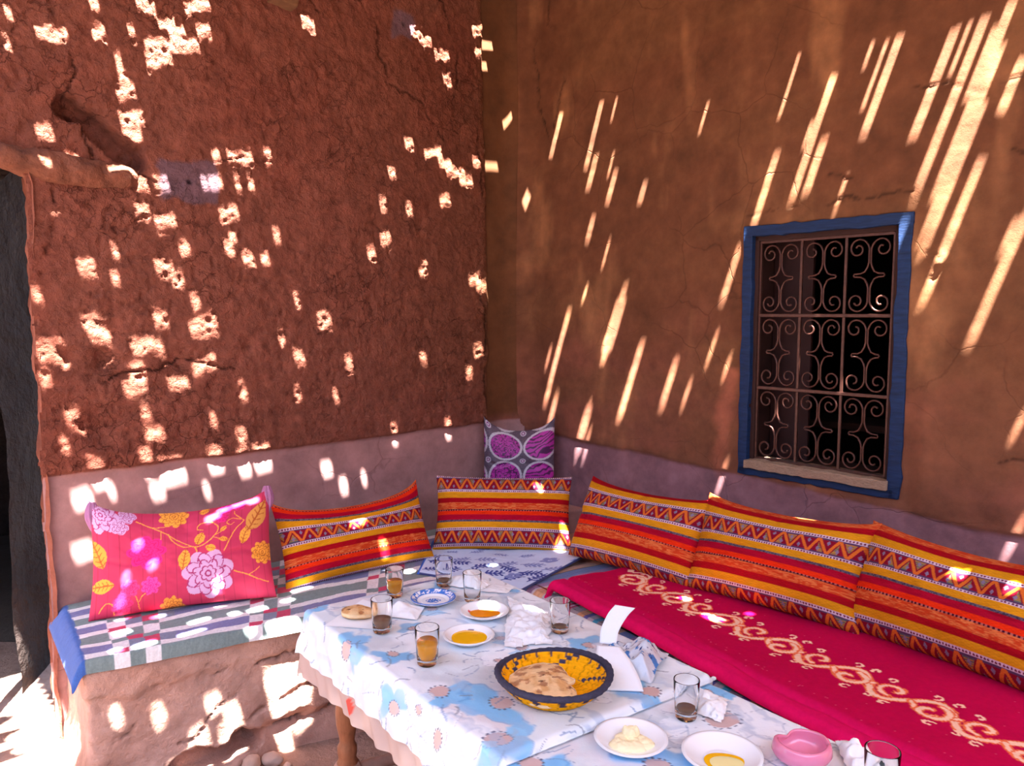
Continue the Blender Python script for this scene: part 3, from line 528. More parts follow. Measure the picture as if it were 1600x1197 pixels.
def paint_rug(X, Y, W, H_):
    # stripes across the bench, changing along X (length)
    seq = [(.05, (96, 112, 158)), (.03, (150, 110, 150)), (.012, (200, 180, 190)), (.055, (206, 150, 116)), (.045, (178, 160, 168)), (.03, (120, 96, 106)), (.05, (176, 158, 162)), (.012, (190, 40, 90)), (.01, (220, 190, 200)), (.012, (190, 40, 90)), (.045, (158, 142, 146)), (.03, (206, 146, 104)), (.02, (92, 88, 150)), (.03, (180, 162, 170)), (.022, (60, 140, 168)), (.04, (140, 122, 130)), (.03, (112, 62, 140)), (.04, (170, 128, 104))]
    tot = sum(w for w, _ in seq); x = X % tot; c = np.zeros(X.shape + (3,)); a = 0
    for w, col in seq: c[(x >= a) & (x < a + w)] = lin(col); a += w
    n = fbm(X * 300, Y * 30, 2, 7); return c * (.9 + .2 * n)[..., None]
def rug():
    L = 2.55; xs = np.arange(-.04, L, .004); prof = np.concatenate([np.linspace(.75, .03, 60), np.linspace(.03, -.30, 90)])
    A_, B_ = np.meshgrid(xs, prof); inn = np.array([.835, .550, 0]); base = F0 + FD * A_[..., None]
    o = np.where(B_ > 0, B_, 0); hang = np.clip(-B_, 0, None); R_ = .03; arc = np.clip(hang / R_, 0, math.pi / 2)
    out = R_ * np.sin(arc) + .008 * fbm(A_ * 9, B_ * 2, 3, 160) * sstep(0, .1, hang) - .01
    z = .452 + .012 - np.where(hang > 0, R_ * (1 - np.cos(arc)) + np.clip(hang - R_ * math.pi / 2, 0, None), 0) + .004 * fbm(A_ * 8, B_ * 8, 3, 161)
    Vv = base + inn * (o - np.where(hang > 0, out, 0) + .012)[..., None]; Vv[..., 2] = z
    grid('striped_rug', Vv, paint_rug(A_, B_, L, .8), M_wool, label='multicoloured striped rug hanging over the right bench under the pink blanket', cat='rug')
rug()

def paint_towel(X, Y, W, H_):
    c = np.zeros(X.shape + (3,)) + lin((196, 212, 240)); navy = lin((62, 74, 150)); mid = lin((128, 140, 196)); r = np.random.default_rng(4)
    wxx = X + .004 * fbm(X * 60, Y * 60, 2, 170); wyy = Y + .004 * fbm(X * 60, Y * 60, 2, 171)
    def glyph(cx, cy, a, s, col):
        nonlocal c
        ca, sa = math.cos(a), math.sin(a); x = ((wxx - cx) * ca + (wyy - cy) * sa) / s; y = (-(wxx - cx) * sa + (wyy - cy) * ca) / s
        m = pdist(x, y, [(-1, 0), (-.3, .1), (.4, 0), (1, .1)]) < .10
        for t in (-.7, -.3, .1, .5):
            m |= pdist(x, y, [(t, 0), (t + .25, .5)]) < .11; m |= pdist(x, y, [(t, 0), (t + .3, -.45)]) < .11
        c = np.where(m[..., None], col, c)
    for i in range(6): glyph(.07 + i * .10, .065 + .012 * (i % 2) + .01 * i, .5 + .4 * (i % 3), .050, navy)
    for i in range(5): glyph(.07 + i * .11, .165 + .02 * (i % 2), -.4 + .5 * (i % 3), .046, navy)
    for i in range(6): glyph(.07 + i * .10, .235 + .02 * ((i + 1) % 2), .2 + .6 * (i % 2), .044, mid)
    for i in range(6): glyph(.1 + i * .1, .34 + .02 * (i % 2), .2 + .5 * (i % 2), .028, mid)
    for (fx, fy) in ((.5, .33), (.2, .42), (.46, .12)):
        a = np.arctan2(wyy - fy, wxx - fx); rr = np.hypot(wxx - fx, wyy - fy); c = np.where(((rr < .035 * (.65 + .35 * np.abs(np.cos(2.5 * a)))) & (rr > .008))[..., None], mid, c)
    bd = np.minimum(np.minimum(X, W - X), Y); c = np.where((bd < .006)[..., None], lin((60, 66, 110)), c)
    c = np.where((X < .016)[..., None], lin((60, 100, 190)), c)
    return c
slab('printed_towel', [(-.375, 2.93, 0), (.035, 2.745, 0), (.36, 3.22, 0), (-.36, 3.36, 0)], .474, .008, paint_towel, .0032, M_cotton, wr=.010, seed=175, wave=.01,
     label='pale blue towel with navy leaf print spread over the bench corner', cat='towel')

def paint_fleece(X, Y, W, H_):
    bgc = mixc(lin((182, 8, 66)) + 0 * X[..., None], lin((204, 14, 84)) + 0 * X[..., None], sstep(.07, .04, Y)); c = bgc.copy()
    cream = lin((244, 196, 168)); org = lin((232, 112, 70)); lam = .222; y0 = .275
    wx = X + .003 * fbm(X * 50, Y * 50, 3, 180); wy = Y + .003 * fbm(X * 50, Y * 50, 3, 181); jag = .0035 * fbm(X * 130, Y * 130, 2, 182) + .0035 * np.abs(np.sin(X * 190 + Y * 240))
    x = (wx - .10) % lam - lam / 2; inr = (X > .10) & (X < .10 + lam * 11)
    def draw(pts, w, col=cream, edge=True):
        nonlocal c
        pts = [(a, b * 1.28) for a, b in pts]; w = w * 1.3
        d = pdist(x, wy - y0, pts)
        for sh_ in (-lam, lam): d = np.minimum(d, pdist(x + sh_, wy - y0, pts))
        if edge: c = np.where((inr & (d < w + jag + .0035))[..., None], org, c)
        c = np.where((inr & (d < w + jag * .6 - (.001 if edge else 0)))[..., None], col, c)
    draw([(t * lam - lam / 2, .042 * math.sin(2 * math.pi * t)) for t in np.linspace(0, 1, 25)], .0055)
    draw([(t * lam - lam / 2, -.038 * math.sin(2 * math.pi * t) + .006) for t in np.linspace(.02, .52, 14)], .004)
    def spiral(cx, cy, R, turns, a0, sgn): return [(cx + R * (1 - .72 * t) * math.cos(a0 + sgn * t * turns * 6.283), cy + .82 * R * (1 - .72 * t) * math.sin(a0 + sgn * t * turns * 6.283)) for t in np.linspace(0, 1, 22)]
    draw(spiral(-.052, -.010, .048, .95, 1.5, -1), .0046)
    draw(spiral(.060, .014, .040, .85, -1.5, -1), .0036)
    for cx, cy, R, a0, sg in ((-.02, -.070, .014, 1.2, 1), (.035, -.060, .012, 2.0, -1), (.085, -.068, .013, 1.0, 1), (-.085, .072, .014, -1.2, 1), (-.03, .078, .012, -2, -1), (.02, .066, .012, -1, 1)):
        draw(spiral(cx, cy * .88, R * 1.15, .7, a0, sg), .0019, cream, False)
    head = pdist(wx, wy, [(.075, .33), (.10, .345), (.15, .35)]); hd = pdist(wx, wy, spiral(.15, .325, .045, 1.0, 3.1, -1)); c = np.where((hd < .004)[..., None], cream, c); 
    dd = np.abs(wx - .085) + np.abs(wy - .33); c = np.where((dd < .018)[..., None], cream, c)
    lint = (vnoise(X * 420, Y * 420, 183) > .985) | ((vnoise(X * 330, Y * 330, 184) > .93) & (np.abs(Y - .085 - .01 * np.sin(X * 9)) < .012))
    return np.where((lint & (Y > .05))[..., None], c * .5 + .5 * lin((240, 120, 150)), c)
def fleece():
    L = 2.15; xs = np.arange(0, L, .0028); ys = np.arange(-.066, .60, .0028); A_, B_ = np.meshgrid(xs, ys); inn = np.array([.859, .512, 0]); D_ = V3(.512, -.859, 0)
    D_ = V3(.535, -.845, 0); inn = V3(.845, .535, 0); P0 = V3(.130, 2.735, 0)
    sk = .30 * B_ * sstep(.8, 0, A_)          # slanted far end
    sk = sk * 0 + .32 * np.clip(B_, 0, 1) * sstep(.6, 0, A_) * -1
    B2 = np.clip(B_, 0, None); hang = np.clip(-B_, 0, None); R_ = .021; arc = np.clip(hang / R_, 0, math.pi)
    fold = .012 * np.sin(A_ * 3.2 + 1) + .010 * fbm(A_ * 4, A_ * 0, 3, 190)
    out = R_ * np.sin(arc); z = .532 - R_ * (1 - np.cos(arc)) + .008 * fbm(A_ * 5, B_ * 5, 3, 191) * sstep(0, .05, B2 + .02)
    # soft second ridge along the folded edge
    z = z - .010 * np.exp(-((B_ - .05 - fold) / .012) ** 2) - .015 * sstep(.05, .30, B_)
    z = z - .030 * sstep(.0, -.04, A_ - .04)
    endr = sstep(.03, 0, A_); z = z - .028 * endr ** 2
    Vv = P0 + D_ * (A_ - sk * 0 + .0)[..., None] + inn * (B2 - out + fold * sstep(.15, 0, B2))[..., None]
    Vv = Vv + V3(.10, .07, 0) * 0
    Vv[..., 2] = z
    grid('pink_fleece_blanket', Vv, paint_fleece(A_, B_ + .0, L, .6), M_fleece, label='magenta fleece blanket with a cream and orange scroll pattern on the right bench', cat='blanket')
fleece()

# ------------------------------------------------------------------ cushions
def paint_kilim(phase, flip, P=.24):
    seq = [(.11, (226, 150, 24)), (.095, (168, 10, 26)), (.125, 'heather'), (.025, 'dash'), (.07, (238, 50, 14)), (.10, (176, 8, 44)), (.035, 'grey'), (.11, (226, 150, 24)), (.04, 'dots'), (.245, 'zig'), (.045, 'dots')]
    tot = sum(a for a, _ in seq)
    def f(X, Y):
        v = ((phase + (Y / P if flip else -Y / P)) % 1.0) * tot; c = np.zeros(X.shape + (3,)); a = 0
        for w, k in seq:
            m = (v >= a) & (v < a + w); lv = (v - a) / w; ym = lv * w * P
            if k == 'heather':
                n = fbm(X * 55, Y * 420, 2, 200); cc = mixc(lin((206, 66, 30)) + 0 * c, lin((226, 118, 64)) + 0 * c, sstep(-.15, .25, n))
            elif k == 'dash': cc = np.where(((X % .012) < .006)[..., None] & (np.abs(lv - .5) < .4)[..., None], lin((190, 100, 90)), lin((70, 18, 40)))
            elif k == 'grey': cc = np.where((vnoise(X * 260, Y * 420, 201) > .45)[..., None], lin((112, 96, 108)), lin((70, 62, 84)))
            elif k == 'dots':
                d = np.hypot((X % .0092) - .0046, (lv - .5) * w * P) < .0031; cc = np.where(d[..., None], lin((112, 22, 58)), lin((226, 196, 214)))
            elif k == 'zig':
                p = .0600; tri = np.abs(((X + .01) / p) % 1 - .5) * 2; zz = tri - lv; cc = np.zeros_like(c) + lin((140, 18, 44)); hgt = w * P
                cc = np.where(((lv < .1) | (lv > .9))[..., None], lin((92, 60, 96)), cc)
                kk = np.floor((X + .01) / p).astype(int); alt = (kk % 3 == 0)
                fillg = (zz > .30) & (lv > .1); cc = np.where((fillg & alt)[..., None], np.where(((Y % .006) < .003)[..., None], lin((196, 128, 44)), lin((96, 112, 96))), cc)
                fillg2 = (zz < -.34) & (lv < .9) & (kk % 3 == 1); cc = np.where(fillg2[..., None], np.where(((Y % .006) < .003)[..., None], lin((196, 128, 44)), lin((96, 106, 100))), cc)
                xc = ((X + .01) / p) % 1
                for cx_, cy_ in ((0., .30), (1., .30), (.5, .72)):
                    dm_ = np.abs(xc - cx_) * p / .006 + np.abs(lv - cy_) * hgt / .009 < 1; cc = np.where(dm_[..., None], lin((140, 120, 150)), cc)
                line = np.abs(zz) < .17; cc = np.where((line & (lv > .04) & (lv < .96))[..., None], lin((226, 112, 42)), cc)
            else:
                n = fbm(X * 60, Y * 400, 2, 203); cc = np.zeros_like(c) + lin(k); cc = cc * (1 + .16 * n)[..., None]
            c[m] = cc[m]; a += w
        wv = .93 + .09 * np.sin(X * 2600) * np.sin(Y * 2200) + .06 * fbm(X * 220, Y * 220, 2, 204); return c * (.86 * wv)[..., None]
    return f
M_kilim = mat('woven_kilim', attr=True, rough=.9, bump=.45, bscale=320, bdist=.003, spec=.1)
def cushion(name, BL, BR, h, lean, th, paint, m, label, res=.0021, seed=0, sag=.012, roll=0, wr=.004, pin=.05, cat='cushion', group=None, droop=0, ear=.0, lift=.0):
    BL = Vector(BL); BR = Vector(BR); w = (BR - BL).length; Xa = (BR - BL).normalized(); N_ = Xa.cross(Vector((0, 0, 1))).normalized(); Upv = N_.cross(Xa) * -1
    Upv = Vector((0, 0, 1)) - Xa * Xa.z; Upv.normalize()
    a = math.radians(lean); Yl = Upv * math.cos(a) - N_ * math.sin(a); Zl = N_ * math.cos(a) + Upv * math.sin(a)
    o0 = (BL + BR) / 2 + Vector((0, 0, lift)); M = Matrix(((Xa.x, Yl.x, Zl.x, o0.x), (Xa.y, Yl.y, Zl.y, o0.y), (Xa.z, Yl.z, Zl.z, o0.z), (0, 0, 0, 1)))
    def side(res, sg):
        U, Vv = np.meshgrid(np.linspace(-1, 1, int(w / res)), np.linspace(-1, 1, int(h / res))); 
        b = ((1 - np.abs(U) ** 3.2) * (1 - np.abs(Vv) ** 2.6)) ** .55
        x = U * w / 2 * (1 - pin * (1 - Vv ** 2)) ; y = h / 2 + Vv * h / 2 * (1 - pin * 1.1 * (1 - U ** 2))
        y = y - sag * (1 - U ** 2) * sstep(-.2, 1, Vv) * 1.5 + ear * (np.abs(U) ** 6) * sstep(.3, 1, Vv)
        y = y - droop * sstep(.1, 1, U) * sstep(-.5, 1, Vv)
        z = sg * th / 2 * b * (1 + .12 * fbm(U * 1.6 + seed, Vv * 1.6, 2, 210 + seed)) + sg * wr * fbm(U * 5 + seed, Vv * 4, 3, 211 + seed) * b
        cr = np.exp(-(pdist(U, Vv, [(-1, .1), (-.6, -.1), (-.3, -.02)]) / .05) ** 2) + np.exp(-(pdist(U, Vv, [(1, -.2), (.7, -.05), (.4, -.1)]) / .05) ** 2) + np.exp(-(pdist(U, Vv, [(.1, 1), (.0, .7), (.05, .5)]) / .06) ** 2)
        z = z - sg * .006 * cr * sstep(0, .4, b) - .02 * (Vv < 0) * Vv * Vv * 0
        return np.stack([x, y, z], -1), U * w / 2, h / 2 + Vv * h / 2
    V1, X1, Y1 = side(res, 1); V2, X2, Y2 = side(.012, -1); ny, nx = V1.shape[:2]; my, mx = V2.shape[:2]
    i1 = np.arange(ny * nx).reshape(ny, nx); i2 = np.arange(my * mx).reshape(my, mx) + ny * nx
    Fa = np.stack([i1[:-1, :-1], i1[:-1, 1:], i1[1:, 1:], i1[1:, :-1]], -1).reshape(-1, 4); Fb = np.stack([i2[:-1, :-1], i2[1:, :-1], i2[1:, 1:], i2[:-1, 1:]], -1).reshape(-1, 4)
    me = raw_mesh(name, np.concatenate([V1.reshape(-1, 3), V2.reshape(-1, 3)]), np.concatenate([Fa, Fb]), np.concatenate([paint(X1, Y1).reshape(-1, 3), paint(X2, Y2).reshape(-1, 3)]), m)
    o = link(name, me, label=label, cat=cat, group=group); o.matrix_world = M; return o
G_k = 'striped kilim cushions along the benches'
# phases: value of the stripe cycle at the bottom edge
cushion('striped_cushion', (-.845, 2.772, .462), (-.325, 3.135, .472), .315, 26, .17, paint_kilim(.70, False, .222), M_kilim, 'red and yellow striped cushion standing on the checked blanket, left of the corner', seed=1, sag=.02, ear=.03, wr=.007, group=G_k)
cushion('striped_cushion', (-.345, 3.235, .476), (.258, 3.200, .476), .325, 22, .16, paint_kilim(.04, False, .237), M_kilim, 'striped cushion in the corner in front of the purple square cushion', seed=2, sag=.0, ear=.0, wr=.007, group=G_k)
cushion('striped_cushion', (.235, 3.12, .492), (.660, 2.660, .502), .340, 27, .22, paint_kilim(.82, True, .246), M_kilim, 'first striped cushion right of the corner, leaning against the right wall', seed=3, sag=.010, ear=.01, wr=.007, group=G_k)
cushion('striped_cushion', (.625, 2.690, .512), (1.065, 2.265, .512), .350, 27, .22, paint_kilim(.80, True, .232), M_kilim, 'striped cushion directly under the left part of the barred window', seed=4, sag=.010, ear=.01, wr=.007, group=G_k)
cushion('striped_cushion', (1.040, 2.345, .512), (1.40, 1.800, .512), .355, 27, .22, paint_kilim(.80, True, .234), M_kilim, 'rightmost striped cushion, cut by the right edge of the photo', seed=5, sag=.014, ear=.0, wr=.007, group=G_k)

def paint_floral(X, Y, W=.60, H_=.375):
    u = X / W + .5; v = 1 - Y / H_; x = u * W; y = v * H_; c = np.zeros(X.shape + (3,)) + lin((190, 52, 86))
    c = c * (1 - .28 * (np.abs((x % .037) - .0185) < .0012) * (y > 0))[..., None]
    gold = lin((240, 160, 62)); lav = lin((204, 158, 196)); mag = lin((222, 40, 120)); brn = lin((176, 90, 40)); bgd = lin((160, 50, 100))
    xx = x + .0015 * fbm(x * 90, y * 90, 2, 220); yy = y + .0015 * fbm(x * 90, y * 90, 2, 221)
    def vine(pts, w=.0016, col=gold):
        nonlocal c
        d = pdist(xx, yy, spline([(a * W, b * H_) for a, b in pts], 8)); c = np.where((d < w)[..., None], col, c)
    def flower(fu, fv, R, n, col, line, rot=0):
        nonlocal c
        dx, dy = xx - fu * W, yy - fv * H_; r = np.hypot(dx, dy); a = np.arctan2(dy, dx) + rot
        pet = np.abs(np.cos(n / 2 * a)); c = np.where((r < R * (.76 + .26 * pet))[..., None], col, c)
        for k, th_, rr in ((.80, .020, .22), (.55, .022, .14), (.30, .022, .06)):
            m = np.abs(r / R - (k - rr + rr * 1.3 * np.abs(np.cos(n / 2 * (a + k * 3))))) < th_ * 1.3; c = np.where((m & (r < R))[..., None], line, c)
        m = (np.abs(np.sin(n / 2 * a)) < .16) & (r / R > .45) & (r / R < .74); c = np.where(m[..., None], line, c)
        m = (r < R * .13) & (r > R * .07); c = np.where(m[..., None], line, c)
    def leaf(lu, lv, L, w, ang, col=gold):
        nonlocal c
        dx, dy = xx - lu * W, yy - lv * H_; ca, sa = math.cos(ang), math.sin(ang); p = (dx * ca + dy * sa) / L; q_ = (-dx * sa + dy * ca) / w
        m = (np.abs(q_) < (1 - p * p)) & (np.abs(p) < 1); c = np.where(m[..., None], col, c)
        c = np.where((m & ((np.abs(q_) < .09) | ((np.abs(((p * 3 + np.abs(q_)) % 1) - .5) < .10) & (np.abs(q_) < .6))))[..., None], brn, c)
    vine([(.25, .10), (.33, .17), (.40, .24), (.48, .36), (.56, .44), (.62, .42), (.68, .33), (.70, .24), (.66, .17), (.60, .17), (.58, .23), (.61, .25)])
    vine([(.42, .26), (.44, .34), (.50, .43), (.56, .44), (.58, .52)]); vine([(.33, .17), (.40, .17), (.46, .12)], .0012); vine([(.38, .22), (.38, .32)], .0012)
    vine([(.85, .22), (.80, .30), (.76, .42), (.73, .52)]); vine([(.85, .22), (.80, .14), (.79, .10)], .0012); vine([(.83, .20), (.78, .17), (.75, .20), (.77, .24), (.79, .22)], .0012)
    vine([(.78, .72), (.86, .77), (.92, .82), (.97, .85)]); vine([(.86, .77), (.90, .74), (.93, .70)], .0012); vine([(.26, .97), (.25, .88), (.23, .82)], .0012); vine([(.26, .9), (.28, .85), (.31, .82)], .0012); vine([(.05, .95), (.08, .88), (.12, .90), (.13, .98)])
    vine([(.68, .33), (.72, .30)], .0012); vine([(.67, .35), (.72, .39)], .0012)
    flower(.06, .08, .062, 7, lav, bgd); flower(.20, .05, .03, 5, lav, bgd); flower(.16, .17, .03, 5, lav, bgd)
    flower(.635, .72, .088, 7, lav, bgd, .3); flower(.45, .05, .050, 9, gold, brn); flower(.955, .57, .042, 9, gold, brn); flower(.30, .44, .066, 8, mag, lin((190, 20, 96)))
    flower(.21, .77, .032, 7, lin((226, 62, 122)), lin((196, 24, 90))); flower(.32, .77, .032, 7, lin((232, 70, 150)), lin((196, 24, 110))); flower(.17, .90, .036, 7, lin((214, 52, 112)), lin((186, 26, 84)))
    flower(.74, .05, .026, 6, mag, lin((190, 20, 96))); flower(.72, .14, .022, 6, mag, lin((190, 20, 96))); flower(.82, .03, .026, 6, mag, lin((190, 20, 96))); flower(.43, 1.0, .04, 9, gold, brn)
    leaf(.505, .56, .040, .020, 1.75); leaf(.595, .35, .030, .017, -1.2); leaf(.73, .27, .016, .009, -.7); leaf(.73, .39, .018, .010, .3); leaf(.655, .47, .020, .014, .35)
    leaf(.855, .37, .040, .019, 1.9); leaf(.92, .22, .055, .034, 2.2, lin((216, 150, 74))); leaf(.03, .43, .055, .030, 1.2, lin((226, 150, 60))); leaf(.06, .72, .04, .024, .0); leaf(.62, .03, .02, .012, -.3)
    return c
M_sat = mat('printed_cotton_cover', attr=True, rough=.7, bump=.2, bscale=300, bdist=.001, spec=.2)
pk = cushion('floral_cushion', (-1.415, 2.470, .472), (-.850, 2.680, .478), .375, 20, .15, paint_floral, M_sat, 'large raspberry pink cushion with lavender and gold flowers at the left end of the bench', seed=6, sag=.02, wr=.006, ear=.03)
for cx_, cy_, nm in ((.288, .385, 0), (-.290, .378, 1)):
    A_, B_ = np.meshgrid(np.linspace(0, 2 * np.pi, 28, endpoint=False), np.linspace(0, 1, 16)); r_ = .020 * np.sin(np.pi * (B_ * .85 + .15)) * (1 + .25 * np.sin(A_ * 7 + B_ * 3)) + .002
    Vv = np.stack([cx_ + r_ * np.cos(A_) * .9, cy_ + .018 - .10 * B_ , r_ * np.sin(A_) * .7], -1)
    grid('corner_ruffle', Vv, None, mat('mauve_frill', (168, 112, 150), rough=.9, bump=.8, bscale=120, bdist=.004, var=.2), wrap=True, parent=pk, label='gathered mauve corner') 

def paint_purple(X, Y, W=.345, H_=.40):
    x = X + W / 2 - .018; y = (H_ - Y) - .005; c = np.zeros(X.shape + (3,)) + lin((88, 74, 92)); grey = lin((190, 184, 196)); pur = lin((170, 40, 150)); dk = lin((74, 18, 76))
    p = .176; cx = (x % p) - p / 2; cy = (y % p) - p / 2; r = np.hypot(cx, cy); inn = r < p * .47; ix = np.floor(x / p).astype(int)
    n = vnoise(x * 130, y * 130, 230); spots = np.abs(n - .5) < .12; w = np.sin(x * 60 + 5 * fbm(x * 30, y * 30, 2, 231) + y * 260 + 4 * np.sin(y * 20)) 
    stripe = w > .35; pat = np.where(ix % 2 == 0, spots, stripe); c = np.where(inn[..., None], np.where(pat[..., None], dk, pur), c)
    c = np.where((np.abs(r - p * .46) < .0058)[..., None], grey, c)
    qx = ((x + p / 2) % p) - p / 2; qy = ((y + p / 2) % p) - p / 2; q_ = np.hypot(qx, qy); c = np.where((q_ < .015)[..., None], grey, c); c = np.where((q_ < .010)[..., None], lin((120, 50, 110)), c); c = np.where((q_ < .005)[..., None], lin((196, 190, 200)), c)
    tex = (vnoise(x * 300, y * 300, 233) > .6) & ~inn; c = np.where((tex & (q_ > .016))[..., None], c * .7, c); return c
cushion('square_cushion', (-.145, 3.72, .56), (.21, 3.70, .56), .41, 8, .12, paint_purple, mat('purple_satin', attr=True, rough=.45, bump=.2, bscale=80, bdist=.002, spec=.5), 'purple square cushion with animal-print circles standing in the corner', res=.0026, seed=7, sag=.03, ear=.02, pin=.03)
# the mud ledge it stands on, behind the striped cushion
b = MB(); b.v = [(-.33, 3.68, .44), (.05, 3.45, .44), (.36, 3.62, .44), (.05, 3.97, .44)]; b.v += [(x, y, .56) for x, y, z in b.v]; b.f = [(0,1,2,3),(7,6,5,4),(0,4,5,1),(1,5,6,2),(2,6,7,3),(3,7,4,0)]
bpy_l = b.build('corner_ledge', mat('mud_ledge', (150, 112, 108), rough=.95, bump=.6, bscale=40, var=.2), smooth=False, bevel=.01, label='low mud ledge in the bench corner carrying the purple cushion', cat='ledge')

# ------------------------------------------------------------------ tables
TA = V3(-.604, 2.21, 0); TB = V3(-.114, 2.55, 0); TDa = (TB - TA) / np.linalg.norm(TB - TA); TDb = V3(.615, -.788, 0); TW = float(np.linalg.norm(TB - TA)); TL = .95
M_twood = mat('varnished_turned_wood', (158, 98, 66), rough=.5, bump=.3, bscale=25, bdist=.003, var=.25, vscale=18, spec=.4, stretch=(6, 6, 1))
M_dwood = mat('dusty_turned_wood', (176, 132, 114), rough=.75, bump=.3, bscale=25, bdist=.003, var=.2, vscale=18)
def table(O0, top, label, full=True):
    O0 = O0 + UP * 0; ang = math.atan2(TDa[1], TDa[0])
    t = empty('low_table', tuple(O0), label=label, cat='table', group='two low tables set end to end')
    P = lambda a, b_, z: tuple((TDa * a + TDb * b_) + UP * z)
    def bar(p, q, wd, h0, h1, nm, m):
        p = np.array(p); q = np.array(q); d = (q - p); d = d / np.linalg.norm(d); s = V3(-d[1], d[0], 0) * wd / 2; b = MB()
        b.v = [tuple(v) for v in (p - s + UP * h0, q - s + UP * h0, q + s + UP * h0, p + s + UP * h0, p - s + UP * h1, q - s + UP * h1, q + s + UP * h1, p + s + UP * h1)]
        b.f = [(0,3,2,1),(4,5,6,7),(0,1,5,4),(1,2,6,5),(2,3,7,6),(3,0,4,7)]; return b.build(nm, m, smooth=False, bevel=.004, parent=t)
    bar(P(TW/2, .01, 0), P(TW/2, TL-.01, 0), TW - .02, top - .024, top - .004, 'tabletop', M_twood)
    i0 = .075
    cs = [(i0, i0), (TW - i0, i0), (TW - i0, TL - i0), (i0, TL - i0)]
    for k in range(4):
        a, b2 = cs[k], cs[(k+1) % 4]; bar(P(*a, 0), P(*b2, 0), .022, top - .10, top - .024, 'apron', M_twood)
    prof = [(.0, 0), (.020, 0), (.024, .01), (.022, .035), (.030, .05), (.034, .075), (.036, .11), (.034, .145), (.026, .165), (.029, .18), (.029, .20), (.022, .215), (.024, .235), (.031, .27), (.033, .31), (.029, .35), (.024, .37), (.031, .382), (.031, .395), (.024, .405), (.025, .43), (.027, .46), (.027, top - .03), (0, top - .03)]
    for (a, b_) in cs:
        lg = MB().lathe(prof, 20, P(a, b_, 0)).build('leg', M_twood, parent=t)
        bk = MB().lathe([(0, .068), (.036, .07), (.043, .085), (.043, .135), (.036, .15), (0, .152)], 8, P(a, b_, 0)).build('joint_block', M_dwood, smooth=False, bevel=.004, parent=lg, label='dusty faceted joint block')
    for k in range(4):
        a, b2 = cs[k], cs[(k+1) % 4]; p, q = Vector(P(*a, .11)), Vector(P(*b2, .11)); d = q - p
        ts = np.linspace(.06, .94, 40); pts = [p + d * float(x) for x in ts]; rr = [.017 + .006 * abs(math.sin(x * d.length / .12 * math.pi)) for x in ts]
        MB().tube(pts, rr, 12).build('stretcher', M_dwood, parent=t)
    return t
table(TA, .612, 'farther low wooden table with turned legs, under the raised tablecloth')
table(TA + TDb * (TL + .012), .592, 'nearer low wooden table at the bottom edge, under the lower tablecloth')

